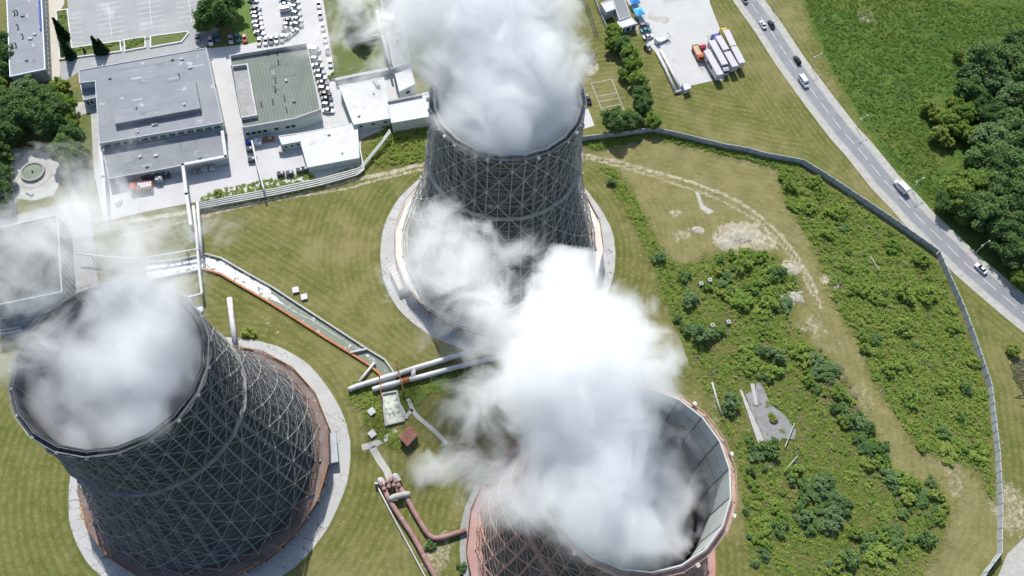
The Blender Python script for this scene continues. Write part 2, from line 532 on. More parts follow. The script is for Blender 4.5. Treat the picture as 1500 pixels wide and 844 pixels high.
    tag(o, kind="structure")
    m = bpy.data.materials.new("mown_grass")
    m.use_nodes = True
    nt = m.node_tree
    N, L = nt.nodes, nt.links
    p = N["Principled BSDF"]
    p.inputs["Roughness"].default_value = 1.0
    p.inputs["Specular IOR Level"].default_value = 0.05
    geo = N.new("ShaderNodeNewGeometry")
    zone = N.new("ShaderNodeAttribute")
    zone.attribute_name = "zone"
    mowa = N.new("ShaderNodeAttribute")
    mowa.attribute_name = "mow"
    sep = N.new("ShaderNodeSeparateColor")
    L.new(zone.outputs["Color"], sep.inputs[0])

    def noise(scale, detail=4, rough_=.6):
        n = N.new("ShaderNodeTexNoise")
        n.inputs["Scale"].default_value = scale
        n.inputs["Detail"].default_value = detail
        n.inputs["Roughness"].default_value = rough_
        L.new(geo.outputs["Position"], n.inputs["Vector"])
        return n.outputs["Fac"]

    def math_(op, a, b, c=None):
        n = N.new("ShaderNodeMath")
        n.operation = op
        for k, v in enumerate((a, b, c)):
            if v is None:
                continue
            if isinstance(v, (int, float)):
                n.inputs[k].default_value = v
            else:
                L.new(v, n.inputs[k])
        return n.outputs[0]

    def mix(f, a, b):
        n = N.new("ShaderNodeMix")
        n.data_type = 'RGBA'
        for nm, v in (("Factor", f), ("A", a), ("B", b)):
            if isinstance(v, tuple):
                n.inputs[nm].default_value = (*v, 1)
            elif isinstance(v, (int, float)):
                n.inputs[nm].default_value = v
            else:
                L.new(v, n.inputs[nm])
        return n.outputs["Result"]

    def rng(v, lo, hi, a=0.0, b=1.0):
        n = N.new("ShaderNodeMapRange")
        n.interpolation_type = 'SMOOTHSTEP'
        L.new(v, n.inputs[0])
        for k, q in zip((1, 2, 3, 4), (lo, hi, a, b)):
            n.inputs[k].default_value = q
        return n.outputs[0]

    nbig, nmid, nsm, nfine = noise(.028, 6), noise(.16, 6), noise(.6, 5, .7), noise(1.7, 4, .78)
    green = mix(rng(nmid, .35, .65), (.096, .112, .027), (.140, .142, .045))
    dryc = mix(rng(nmid, .35, .65), (.160, .148, .058), (.212, .190, .085))
    fdry = math_('ADD', sep.outputs[0], math_('MULTIPLY_ADD', nbig, 2.4, -1.05))
    col = mix(rng(fdry, .15, .85), green, dryc)
    st = math_('SINE', math_('MULTIPLY_ADD', mowa.outputs["Fac"], 2.9, math_('MULTIPLY', nmid, 5.0)), 0)
    st = math_('MULTIPLY', math_('MULTIPLY_ADD', st, .5, .5), rng(nsm, .35, .7))
    st = math_('MULTIPLY', st, math_('SUBTRACT', 1.0, sep.outputs[1]))
    col = mix(math_('MULTIPLY', st, .62), col, (.25, .225, .105))
    lushc = mix(rng(nsm, .36, .64), (.085, .130, .024), (.135, .170, .038))
    lushc = mix(rng(nmid, .42, .64), lushc, (.160, .158, .050))
    meadowc = mix(rng(nmid, .36, .66), (.070, .138, .028), (.120, .175, .036))
    meadowc = mix(rng(nsm, .40, .70), meadowc, (.098, .150, .042))
    meadowc = mix(math_('MULTIPLY', rng(nbig, .52, .66), .7), meadowc, (.150, .165, .036))
    meadowc = mix(math_('MULTIPLY', rng(nbig, .44, .34), .6), meadowc, (.050, .125, .024))
    lushc = mix(zone.outputs["Alpha"], lushc, meadowc)
    fl = math_('ADD', sep.outputs[1], math_('MULTIPLY_ADD', nmid, .7, -.35))
    col = mix(rng(fl, .3, .7), col, lushc)
    soilc = mix(rng(nsm, .35, .65), (.29, .25, .165), (.44, .40, .305))
    fs = math_('ADD', sep.outputs[2], math_('ADD', math_('MULTIPLY_ADD', nsm, .8, -.4), math_('MULTIPLY_ADD', nfine, .7, -.35)))
    col = mix(rng(fs, .38, .84), col, soilc)
    # straw and pale flecks, darker tufts
    col = mix(math_('MULTIPLY', rng(nfine, .57, .68), .38), col, (.32, .29, .15))
    col = mix(math_('MULTIPLY', rng(nfine, .45, .34), .50), col, (.040, .055, .012))
    L.new(col, p.inputs["Base Color"])
    b = N.new("ShaderNodeBump")
    b.inputs["Distance"].default_value = 1.0
    h = math_('MULTIPLY', math_('ADD', nsm, math_('MULTIPLY', nfine, .45)), math_('MULTIPLY_ADD', sep.outputs[1], .85, .18))
    L.new(h, b.inputs["Height"])
    L.new(b.outputs[0], p.inputs["Normal"])
    me.materials.append(m)
    return o


build_ground()


def flat(name, poly_px, m, z):
    return tag(MB().sheet(pts(poly_px), z).build(name, M[m]), kind="structure")


# roads, yards and paths
tag(MB().ribbon(road_c, -6.3, 6.3, .012).build("road_shoulder", M['gravel']), kind="structure")
tag(MB().ribbon(road_c, -3.6, 3.5, .024).build("road", M['asphalt']), kind="structure")
mk = MB()
acc, period, dash = 0.0, 7.7, 5.4
for a, b in zip(road_c[:-1], road_c[1:]):
    L_ = (b - a).length
    d = (b - a) / L_
    t = 0.0
    while t < L_:
        ph = (acc + t) % period
        step = min((dash - ph) if ph < dash else (period - ph), L_ - t) + 1e-4
        if ph < dash:
            mk.ribbon([a + d * t, a + d * min(t + step, L_)], -.10, .10, .032)
        t += step
    acc += L_
for s in (-3.35, 3.25):
    mk.ribbon(road_c, s - .05, s + .05, .032)
tag(mk.build("road_markings", M['line']), kind="structure")
flat("side_road", [(1462, 844), (1475, 812), (1500, 788), (1580, 740), (1640, 900), (1452, 900)], 'gravel', .012)
flat("parking_lot", [(94, -60), (345, -60), (338, 20), (302, 68), (200, 92), (118, 104), (90, 122), (87, 92), (106, 86), (252, 50), (104, 72)], 'asphalt_lot', .008)
flat("front_walk", [(69, -40), (96, -40), (94, 6), (88, 16), (88, 124), (77, 124)], 'beige_path', .016)
flat("works_yard", [(296, 72), (362, 65), (378, 61), (358, -60), (464, -60), (493, 127), (580, 108), (606, 140), (642, 130), (634, 174), (576, 184), (529, 204), (528, 246), (455, 264), (345, 285), (282, 297), (228, 307), (152, 324), (140, 262), (150, 150)], 'concrete_white', .012)
flat("grove_path", [(132, 150), (146, 148), (151, 262), (138, 262)], 'concrete', .008)
flat("grove_path", [(104, 151), (133, 149), (134, 166), (106, 172)], 'concrete', .016)
flat("plaza", [(20, 216), (60, 222), (92, 232), (90, 262), (79, 286), (50, 294), (18, 290), (13, 250)], 'concrete', .012)
flat("plaza_path", [(15, 288), (24, 289), (24, 322), (12, 322)], 'concrete', .020)
flat("tank_apron", [(-40, 330), (20, 316), (84, 300), (130, 296), (140, 380), (150, 470), (30, 500), (-40, 480)], 'concrete_grey', .008)
flat("truck_yard", [(915, -60), (1032, -60), (1040, 5), (1053, 38), (1062, 62), (1068, 100), (1060, 118), (1046, 118), (1010, 126), (996, 138), (984, 110), (958, 74), (940, 52), (936, 30), (905, -20)], 'yard_gravel', .012)
flat("slab_path", [(858, 158), (862, 160), (871, 184), (854, 189), (847, 176)], 'concrete_white', .012)
for pth, w in (([(530, 656), (545, 652), (560, 645), (582, 632)], .9), ([(545, 655), (556, 674), (567, 690), (572, 704)], 1.0), ([(598, 584), (604, 600), (610, 609), (634, 629), (655, 650)], .6), ([(604, 600), (592, 612)], .5)):
    tag(MB().ribbon(pts(pth), -w, w, .012).build("footpath", M['concrete']), kind="structure")
flat("old_slab_pale", [(1083, 570), (1087, 572), (1119, 645), (1111, 651)], 'concrete', .05)
M['slab_mossy'] = mat('slab_mossy', (.17, .17, .165), (.26, .26, .25), .35, bump=.03, detail=9, spots=((.085, .105, .035), .28, .60))
flat("old_slab_grey", [(1092, 578), (1100, 573), (1106, 580), (1108, 563), (1112, 557), (1118, 568), (1128, 592), (1149, 608), (1166, 630), (1164, 644), (1146, 642), (1137, 651), (1120, 646), (1104, 610)], 'slab_mossy', .045)
flat("old_slab_strip", [(1099, 562), (1105, 562), (1110, 592), (1106, 594)], 'concrete', .055)
flat("ash_patch", [(1018, 280), (1024, 282), (1030, 300), (1046, 310), (1038, 314), (1026, 306)], 'gravel', .008)

# parking bay lines
pk = MB()
def ln(a, b, w=.07):
    pk.ribbon([at(*a), at(*b)], -w, w, .018)
def z60(x, y):
    return (60 + x * .11844, y * .11844)
for i in range(8):
    y = 45 + i * 60.5
    ln(z60(672 + i * 7, y + 22), z60(990 + i * 7, y - 26))
ln(z60(825, 40), z60(877, 450))
for i in range(7):
    ln(z60(355 + i * 5, 172 + i * 59.5), z60(497 + i * 4, 155 + i * 60))
for k, (x0, y0) in enumerate(((206, 8), (264, 6))):
    for i in range(7 if k == 0 else 6):
        y = y0 - 12 + i * 7.4
        ln((x0 - 7 + i * .9, y + 3), (x0 + 30 + i * .9, y - 3.2))
    ln((x0 + 11, -8), (x0 + 17, 39 if k == 0 else 33))
tag(pk.build("parking_markings", M['line']), kind="structure")
ct = MB()
q = [(866, 122), (896, 116), (916, 166), (886, 171)]
for a, b in ((0, 1), (1, 2), (2, 3), (3, 0)):
    ct.ribbon([at(*q[a]), at(*q[b])], -.12, .12, .02)
for t in (.4, .56, .74):
    a = at(*q[0]).lerp(at(*q[3]), t)
    b = at(*q[1]).lerp(at(*q[2]), t)
    ct.ribbon([a, b], -.12, .12, .02)
tag(ct.build("court_markings", M['concrete']), kind="structure")

# ------------------------------------------------------------------ cooling towers
PROFILE = [(5.2, 31.4), (12, 29.7), (20, 27.6), (28, 25.3), (36, 23.5), (43, 22.1), (50, 21.1), (58, 20.4), (66, 19.9), (72, 19.6)]


def prof(z):
    for (z0, r0), (z1, r1) in zip(PROFILE[:-1], PROFILE[1:]):
        if z <= z1:
            return r0 + (r1 - r0) * (z - z0) / (z1 - z0)
    return PROFILE[-1][1]


NS = 20


def off(z):
    return 1.7 if z <= 58 else max(1.05, 1.7 - (z - 58) * .05)



def pol(r, a, z, c):
    return Vector((c.x + r * math.cos(a), c.y + r * math.sin(a), z))


def cooling_tower(key, label, shell_m, lower_m, lat_m, deck_m, apron_m, rail_m, ph):
    c = TOWER[key]
    t = thing("cooling_tower", label, "cooling tower", c, group="lattice cooling towers")
    base = Vector((c.x, c.y, 0))

    def P(mb, name, m, parent=t, smooth=False):
        o = mb.build(name, M[m], None)
        off = Vector((c.x, c.y, 0))
        me = o.data
        co = np.empty(len(me.vertices) * 3, np.float32)
        me.vertices.foreach_get("co", co)
        co = co.reshape(-1, 3) - np.array([off.x, off.y, 0], np.float32)
        me.vertices.foreach_set("co", co.ravel())
        me.update()
        o.parent = parent
        return o
    zs = [p[0] for p in PROFILE]
    up = [(prof(z) - off(z), z) for z in zs if z >= 50]
    lo = [(prof(z) - 1.7, z) for z in zs if z <= 50]
    P(MB().lathe(lo, NS, c, ph), "lower_shell", lower_m)
    P(MB().lathe(up + [(PROFILE[-1][1] - 1.05, 73.6)], NS, c, ph), "upper_shell", shell_m)
    rt = PROFILE[-1][1]
    lin_m = 'shell_dark' if key == 'A' else 'lining'
    lin = [(prof(z) - off(z) - .3, z) for z in zs[::-1]]
    P(MB().lathe([(rt - 1.05, 73.6), (rt - 1.35, 73.6)] + lin, NS, c, ph), "shell_lining", lin_m)
    rb = MB()
    for k in range(NS):
        a = ph + 2 * math.pi * k / NS
        rb.tube([pol(prof(z) - off(z) - .31, a, z, c) for z in (73.4, 66, 58, 50, 40)], .16, 4)
    for z in (69.0, 63.5, 57, 50):
        rb.tube([pol(prof(z) - off(z) - .31, ph + 2 * math.pi * k / NS, z, c) for k in range(NS + 1)], .07, 4)
    P(rb, "lining_seams", 'lining_rib')
    # lattice: outer net, inner net and webs between them
    lt = MB()
    NC = 2 * NS
    rows = [5.4, 10.2, 15.0, 19.8, 24.8, 29.8, 34.8, 39.8, 44.9, 50.0, 55.0, 60.0, 65.0, 69.0, 72.2]
    rnd = random.Random(ord(key))
    node, innr = [], []
    for j, z in enumerate(rows):
        node.append([pol(prof(z) + (.05 if k % 2 else 0), ph + 2 * math.pi * k / NC, z, c) for k in range(NC)])
        innr.append([pol(prof(z) - off(z) + .3, ph + 2 * math.pi * k / NC, z, c) for k in range(NC)])
    for j in range(len(rows)):
        for k in range(NC):
            k2 = (k + 1) % NC
            A0, B0 = node[j][k], node[j][k2]
            lt.bar(A0, B0, 0.060)
            lt.bar(innr[j][k], innr[j][k2], 0.050)
            lt.bar(A0, innr[j][k], 0.056)
            if (j + k) % 2 == 0:
                lt.bar(A0, innr[j][k2], 0.048)
            if j + 1 < len(rows):
                C0, D0 = node[j + 1][k], node[j + 1][k2]
                lt.bar(A0, C0, 0.068)
                lt.bar(innr[j][k], innr[j + 1][k], 0.072)
                if (j + k) % 2 == 0:
                    lt.bar(A0, D0, 0.105)
                else:
                    lt.bar(B0, C0, 0.105)
                lt.bar(A0, innr[j + 1][k], 0.052)
                lt.bar(C0, innr[j][k], 0.048)
                # secondary rails on the cladding between the rows
                f1 = innr[j][k].lerp(innr[j + 1][k], .5)
                f2 = innr[j][k2].lerp(innr[j + 1][k2], .5)
                lt.bar(f1, f2, 0.056)
                lt.bar(A0.lerp(C0, .5), f1, 0.040)
            if (j + k) % 2 == 0:
                lt.box(A0, (.62, .62, .5), ph + 2 * math.pi * k / NC)
    P(lt, "lattice", lat_m)
    # waist walkway where the flare ends
    wr = MB().lathe([(20.9, 49.75), (21.85, 49.75), (21.85, 50.0), (20.9, 50.0)], NS, c, ph, True)
    for k in range(NS):
        a0, a1 = ph + 2 * math.pi * k / NS, ph + 2 * math.pi * (k + 1) / NS
        for z in (50.7, 51.2):
            wr.bar(pol(21.8, a0, z, c), pol(21.8, a1, z, c), .05)
        wr.bar(pol(21.8, a0, 50.1, c), pol(21.8, a0, 51.2, c), .06)
    P(wr, "waist_walkway", lat_m)
    # rim walkway and its rails
    rw = MB().lathe([(18.62, 72.0), (19.75, 72.0), (19.75, 72.3), (18.62, 72.3)], NS, c, ph, True)
    P(rw, "rim_walkway", {'A': 'shell_dark', 'B': 'shell_mid', 'C': 'steel_brown'}[key])
    rr = MB()
    for k in range(NS):
        a0, a1 = ph + 2 * math.pi * k / NS, ph + 2 * math.pi * (k + 1) / NS
        am = (a0 + a1) / 2
        for rad in (19.7, 18.75):
            for z in ((73.1, 73.65) if rad > 19 else (73.5,)):
                rr.bar(pol(rad, a0, z, c), pol(rad, a1, z, c), .05)
            rr.bar(pol(rad, a0, 72.2, c), pol(rad, a0, 73.65, c), .06)
            m0 = pol(rad, a0, 0, c).lerp(pol(rad, a1, 0, c), .5)
            rr.bar(Vector((m0.x, m0.y, 72.2)), Vector((m0.x, m0.y, 73.65)), .05)
    P(rr, "rim_railing", {'A': 'steel_dark', 'B': 'steel', 'C': 'steel_brown'}[key])
    for k in range(0, NS if key != 'A' else 0, 2):
        a = ph + 2 * math.pi * (k + .5) / NS
        P(MB().box(pol(19.75 if key != 'B' else 19.9, a, 72.95, c), (.75, .75, .7), a), "rim_lamp_box", 'white_pipe' if key != 'C' else 'pale_deck')
    # platform, wall below it, columns and rail
    zo = 5.0
    P(MB().lathe([(29.2, zo - .35), (34.0, zo - .35), (34.0, zo), (29.2, zo)], NS, c, ph, True), "platform", deck_m)
    P(MB().lathe([(33.0, 0), (33.0, zo - .36)], NS, c, ph), "basin_wall", 'dark_wall')
    for k in range(NS * 2):
        a = ph + math.pi * k / NS
        r_ = 33.7 if k % 2 == 0 else 33.7 * math.cos(math.pi / NS)
        P(MB().box(pol(r_, a, (zo - .36) / 2, c), (.45, .45, zo - .36), a), "column", 'concrete_grey')
    rl = MB()
    for k in range(NS):
        a0, a1 = ph + 2 * math.pi * k / NS, ph + 2 * math.pi * (k + 1) / NS
        for rad, zt in ((33.9, 1.1),):
            p0, p1 = pol(rad, a0, zo, c), pol(rad, a1, zo, c)
            up_ = Vector((0, 0, 1))
            for h in (.55, zt):
                rl.bar(p0 + up_ * h, p1 + up_ * h, .06)
            for i in range(8):
                q0 = p0.lerp(p1, i / 8)
                rl.bar(q0, q0 + up_ * zt, .055)
            frac = {'A': .6, 'B': .5, 'C': 1.0}[key]
            if frac == 1.0 or rnd.random() < frac + .15:
                u0, u1 = (.01, .99) if frac == 1.0 else sorted((rnd.uniform(0, .45), rnd.uniform(.55, 1)))
                P(MB().wall([p0.lerp(p1, u0), p0.lerp(p1, u1)], .10, zo + .12, zo + .62), "railing_panel", {'A': 'orange', 'B': 'rail_rust', 'C': 'orange'}[key])
        b0, b1 = pol(30.6, a0, zo, c), pol(30.6, a1, zo, c)
        rl.wall([b0, b1], .14, zo, zo + .5)
    P(rl, "platform_railing", rail_m)
    return t


cooling_tower('A', "dark lattice cooling tower at lower left with rust brown walkway, plume filling its mouth", 'shell_dark', 'shell_slate', 'steel_dark', 'rust_deck', 'concrete_white', 'rail_rust', R(4))
cooling_tower('B', "grey lattice cooling tower at top centre standing in a pale concrete ring", 'shell_mid', 'shell_mid', 'steel', 'pale_deck', 'concrete_white', 'rail_rust', R(0))
cooling_tower('C', "reddish lattice cooling tower with pink walkway and pale inner shell showing, nearest the lower edge", 'shell_mid', 'shell_mid', 'steel_brown', 'pink_deck', 'concrete_grey', 'rail_rust', R(9))

# cracked concrete aprons round the towers
def apron_mat():
    m = mat('cracked_concrete', (.35, .35, .34), (.44, .435, .42), .18, bump=.02, detail=8)
    nt = m.node_tree
    p = nt.nodes["Principled BSDF"]
    src = p.inputs["Base Color"].links[0].from_socket
    tc = nt.nodes.new("ShaderNodeTexCoord")
    no = nt.nodes.new("ShaderNodeTexNoise")
    no.inputs["Scale"].default_value = .25
    nt.links.new(tc.outputs["Object"], no.inputs["Vector"])
    mx = nt.nodes.new("ShaderNodeMix")
    mx.data_type = 'VECTOR'
    mx.inputs["Factor"].default_value = .75
    nt.links.new(tc.outputs["Object"], mx.inputs[4])
    ad = nt.nodes.new("ShaderNodeVectorMath")
    ad.operation = 'MULTIPLY_ADD'
    nt.links.new(no.outputs["Color"], ad.inputs[0])
    ad.inputs[1].default_value = (5, 5, 0)
    nt.links.new(tc.outputs["Object"], ad.inputs[2])
    vo = nt.nodes.new("ShaderNodeTexVoronoi")
    vo.feature = 'DISTANCE_TO_EDGE'
    vo.inputs["Scale"].default_value = .33
    nt.links.new(ad.outputs[0], vo.inputs["Vector"])
    lt = nt.nodes.new("ShaderNodeMath")
    lt.operation = 'LESS_THAN'
    lt.inputs[1].default_value = .014
    nt.links.new(vo.outputs["Distance"], lt.inputs[0])
    n2 = nt.nodes.new("ShaderNodeTexNoise")
    n2.inputs["Scale"].default_value = .09
    nt.links.new(tc.outputs["Object"], n2.inputs["Vector"])
    g2 = nt.nodes.new("ShaderNodeMath")
    g2.operation = 'GREATER_THAN'
    g2.inputs[1].default_value = .50
    nt.links.new(n2.outputs["Fac"], g2.inputs[0])
    ml = nt.nodes.new("ShaderNodeMath")
    ml.operation = 'MULTIPLY'
    nt.links.new(lt.outputs[0], ml.inputs[0])
    nt.links.new(g2.outputs[0], ml.inputs[1])
    mc = nt.nodes.new("ShaderNodeMix")
    mc.data_type = 'RGBA'
    nt.links.new(ml.outputs[0], mc.inputs["Factor"])
    nt.links.new(src, mc.inputs["A"])
    mc.inputs["B"].default_value = (.15, .15, .12, 1)
    nt.links.new(mc.outputs["Result"], p.inputs["Base Color"])
    return m


M['apron'] = apron_mat()
for key in 'ABC':
    c = TOWER[key]
    am = MB()
    n = 96
    rr_ = random.Random(5 + ord(key))
    vs, fs = [], []
    for k in range(n):
        a = 2 * math.pi * k / n
        w = RC[key] + .35 * math.sin(3 * a + ord(key)) + .22 * math.sin(7 * a) + rr_.uniform(-.12, .12)
        vs += [(c.x + 32.5 * math.cos(a), c.y + 32.5 * math.sin(a), .06), (c.x + w * math.cos(a), c.y + w * math.sin(a), .06), (c.x + (w + .02) * math.cos(a), c.y + (w + .02) * math.sin(a), -.3)]
    for k in range(n):
        a, b = 3 * k, 3 * ((k + 1) % n)
        fs += [(a, a + 1, b + 1, b), (a + 1, a + 2, b + 2, b + 1)]
    tag(am.add(vs, fs).build("concrete_apron", M['apron' if key != 'C' else 'concrete_grey']), kind="structure")

# huts on the aprons
hb = thing("equipment_hut", "grey roofed green hut on cracked concrete beside rust brown tower walkway", "hut", at(489, 660))
d_ = (at(492, 690) - at(487, 636)).normalized()
rz = math.atan2(d_.y, d_.x)
MB().box((0, 0, 1.2), (8.2, 2.2, 2.4), rz).build("wall", M['green_box'], hb)
MB().box((0, 0, 2.5), (8.6, 2.6, .2), rz).build("roof", M['wall_grey'], hb)
sl = MB().box(at(462, 605, .25), (4.2, .7, .35), dirv=at(470, 602) - at(455, 610)).build("concrete_beam", M['concrete'])
tag(sl, "short pale concrete beam lying on the cracked apron", "beam")
hb = thing("intake_cabin", "rust brown ribbed cabin on pale ring below the left flank of the far tower", "cabin", at(584, 412))
d_ = (at(592, 432) - at(577, 402)).normalized()
rz = math.atan2(d_.y, d_.x)
MB().box((0, 0, 1.2), (8.0, 2.6, 2.4), rz).build("wall", M['steel_dark'], hb)
rfm = MB().box((0, 0, 2.5), (8.4, 3.0, .2), rz)
for i in range(7):
    rfm.box(Vector((math.cos(rz), math.sin(rz), 0)) * (-3.6 + i * 1.2) + Vector((0, 0, 2.66)), (.12, 3.0, .12), rz)
rfm.build("roof", M['pale_deck'], hb)

# ------------------------------------------------------------------ buildings
def facade(parent, a, b, z0, z1, n, rows, wn, hn, m='glass', frame=None, skip=0.0):
    """windows proud of the wall from a to b"""
    a, b = Vector((a.x, a.y, 0)), Vector((b.x, b.y, 0))
    d = (b - a).normalized()
    nr = Vector((d.y, -d.x, 0))
    L_ = (b - a).length
    rnd = random.Random(int(L_ * 100))
    for r_ in range(rows):
        z = z0 + (z1 - z0) * (r_ + .5) / rows
        for i in range(n):
            if rnd.random() < skip:
                continue
            p = a + d * (L_ * (i + .5) / n) + nr * .03 + Vector((0, 0, z))
            w_ = MB().box(p, (wn, .14, hn), dirv=d).build("window", M['wall_white'], parent)
            w_.data.transform(Matrix.Translation(-parent.location))
            g = MB().box(p + nr * .06, (wn - .16, .1, hn - .16), dirv=d)
            g = g.build("pane", M[m], w_)
            g.data.transform(Matrix.Translation(-parent.location))


def building(name, label, roof_px, h, wall_m, roof_m, parapet=.45, para_m=None, cat="building", group=None, base=0.0):
    P_ = pts(roof_px, h)
    c = sum(P_, Vector()) / len(P_)
    c.z = 0
    t = thing(name, label, cat, c, group=group)
    loc = [p - c for p in P_]
    area = sum(loc[i].x * loc[(i + 1) % len(loc)].y - loc[(i + 1) % len(loc)].x * loc[i].y for i in range(len(loc)))
    if area < 0:
        loc.reverse()
    MB().prism(loc, base, h - .02).build("wall", M[wall_m], t)
    cen = sum(loc, Vector()) / len(loc)
    MB().prism([cen + (p - cen) * .995 for p in loc], h - .02, h + .04).build("roof", M[roof_m], t)
    if parapet:
        MB().wall(loc, .35, h - .3, h + parapet, True).build("parapet", M[para_m or wall_m], t)
    return t, [p + c for p in loc]


def onto(parent, mb, name, m):
    o = mb.build(name, M[m], None)
    o.data.transform(Matrix.Translation(-parent.location))
    o.parent = parent
    return o


def vents(parent, plist, h, m='dark_wall', size=.35):
    for (x, y) in plist:
        p = at(x, y, h)
        onto(parent, MB().tube([p, p + Vector((0, 0, 1.1))], [size * .6, size * .6], 8).box(p + Vector((0, 0, 1.2)), (size * 2, size * 2, .15)), "roof_vent", m)


def roof_patches(parent, quad, h, n, seed, mats=('roof_grey', 'roof_grey2', 'roof_pale', 'roof_dark')):
    """felt repairs, flashings and small curbs lying on a flat roof"""
    rnd = random.Random(seed)
    q = pts(quad, h)
    for i in range(n):
        u, v = rnd.uniform(.06, .86), rnd.uniform(.06, .86)
        du, dv = rnd.uniform(.02, .12), rnd.uniform(.02, .10)
        if i % 4 == 0:
            du, dv = rnd.uniform(.3, .6), .006
            u = rnd.uniform(.05, .4)
        def p(a, b):
            a, b = min(a, .97), min(b, .97)
            w = q[0].lerp(q[1], a).lerp(q[3].lerp(q[2], a), b)
            return w
        onto(parent, MB().sheet([p(u, v), p(u + du, v), p(u + du, v + dv), p(u, v + dv)], h + .05 + .004 * i), "felt_patch", mats[i % len(mats)])
    for i in range(n // 3):
        w = q[0].lerp(q[1], rnd.uniform(.1, .9)).lerp(q[3].lerp(q[2], rnd.uniform(.1, .9)), .5)
        w = q[0].lerp(q[1], rnd.uniform(.1, .9)).lerp(q[3].lerp(q[2], rnd.uniform(.1, .9)), rnd.uniform(.08, .92))
        onto(parent, MB().box(w + Vector((0, 0, .25)), (rnd.uniform(.5, 1.4), rnd.uniform(.5, 1.0), .5), dirv=q[1] - q[0]), "roof_curb", mats[(i + 2) % len(mats)] if i % 2 else 'wall_white')


M['roof_pale'] = mat('felt_pale_patch', (.31, .325, .34), (.37, .38, .39), .3, detail=8)
M['roof_dark'] = mat('felt_dark_patch', (.175, .19, .21), (.215, .23, .25), .3, detail=8)
# long office block at the top left corner
t, loc = building("office_block", "long grey roofed office block with pale blue roof edge and windows along its east wall", [(8, -60), (15.4, 112.6), (66.3, 102), (58, -60)], 5.4, 'wall_grey', 'roof_grey2', .35, 'trim_blue')
vents(t, [(22, 20), (26, 19), (27, 40), (34, 54), (19, 68), (24, 67)], 5.4)
e0, e1 = at(66.3, 102, 5.4), at(58, -60, 5.4)
facade(t, e0, e1, .6, 5.0, 24, 2, 1.5, 1.35)
onto(t, MB().wall([at(60.5, 45, 5.4), at(57.5, -10, 5.4)], .5, 5.9, 6.1), "blue_fascia", 'blue')
roof_patches(t, [(12, 4), (60, 2), (65, 98), (17, 108)], 5.4, 12, 2)
# main hall
t, loc = building("main_hall", "large grey flat roofed hall with long strip of windows above its southern annex", [(116, 103.6), (302, 71), (326, 180), (146, 210.5), (140, 119), (117, 122)], 6.4, 'wall_green', 'roof_grey2', .25, 'wall_grey')
vents(t, [(263, 112), (174, 150), (210, 152), (233, 147)], 6.4, 'dark_wall', .25)
s0, s1 = at(146, 210.5, 6.4), at(326, 180, 6.4)
dd = (s1 - s0)
for i in range(13):
    a = s0 + dd * ((i + .32) / 13.4)
    b = s0 + dd * ((i + 1.02) / 13.4)
    nr = Vector((dd.y, -dd.x, 0)).normalized()
    mid = (a + b) / 2 + nr * .04
    mid.z = 4.75
    w_ = onto(t, MB().box(mid, ((b - a).length, .12, 1.5), dirv=dd), "window", 'wall_white')
    g = MB()
    for k in range(3):
        q_ = a.lerp(b, (k + .5) / 3) + nr * .1
        q_.z = 4.75
        g.box(q_, ((b - a).length / 3 - .25, .08, 1.3), dirv=dd)
    g = g.build("pane", M['glass'], w_)
    g.data.transform(Matrix.Translation(-t.location))
e0, e1 = at(326, 180, 6.4), at(302, 71, 6.4)
onto(t, MB().prism([p for p in pts([(162, 142.5), (286, 118.5), (293.5, 158.5), (168, 181.5)], 8.3)], 6.4, 8.3), "roof_storey", 'roof_grey2')
facade(t, at(168, 181.5, 8.3), at(293.5, 158.5, 8.3), 6.9, 7.9, 22, 1, .8, .5, skip=.35)
facade(t, e0, e1, 1.5, 5.5, 18, 1, 1.2, 1.6, skip=.2)
roof_patches(t, [(120, 106), (300, 75), (312, 116), (142, 140)], 6.4, 14, 3)
roof_patches(t, [(150, 190), (295, 166), (320, 178), (148, 207)], 6.4, 9, 4)
roof_patches(t, [(165, 144), (284, 121), (291, 156), (170, 178)], 8.3, 8, 5)
t, loc = building("hall_annex", "low grey flat roofed annex along the south wall of the large hall", [(151, 222.5), (326, 190.5), (332, 231), (159.5, 262)], 3.7, 'wall_grey', 'roof_grey', .2)
for (x, y, ex, ey) in ((258, 188, 265, 207), (278, 182, 287, 205)):
    p = at(ex, ey, 3.75)
    onto(t, MB().tube([p, p + Vector((0, 0, 3.6))], .08, 6), "roof_pole", 'steel_dark')
roof_patches(t, [(155, 236), (326, 205), (330, 228), (161, 258)], 3.7, 12, 6)
t, loc = building("entrance_block", "small glazed entrance block with pale frame at northwest corner of the hall", [(118, 122), (140, 118), (141, 143), (123, 147)], 3.4, 'trim_blue', 'roof_grey', .3, 'wall_white')
facade(t, at(123, 147, 3.4), at(141, 143, 3.4), .5, 3, 3, 1, .8, 1.8)
# green roofed workshop
t, loc = building("workshop", "green seam roofed workshop with walled roof court beside the white yard", [(338, 85.5), (450, 67.5), (470, 164), (432, 177.5), (356.5, 190.5)], 4.6, 'wall_green', 'roof_green', 1.5, 'wall_white')
r0, r1, r2, r3 = [at(x, y, 4.6) for x, y in ((340, 88), (449, 70), (468, 163), (357, 189))]
sm = MB()
for i in range(1, 24):
    a, b = r0.lerp(r1, i / 24), r3.lerp(r2, i / 24)
    sm.wall([a.lerp(b, .02), a.lerp(b, .97)], .16, 4.62, 4.72)
onto(t, sm, "roof_seams", 'roof_seam')
cp = [at(x, y, 4.6) for x, y in ((341, 101), (363.5, 98), (377, 172), (355, 176))]
onto(t, MB().sheet(cp, 4.80), "court_floor", 'concrete_grey')
onto(t, MB().wall(cp, .5, 4.65, 6.1, True), "court_parapet", 'wall_white')
vents(t, [(404, 118), (403, 130), (403.5, 132), (400, 149), (417, 144), (383, 153), (420, 161), (408, 91), (393, 78), (406, 77)], 4.65, 'dark_wall', .28)
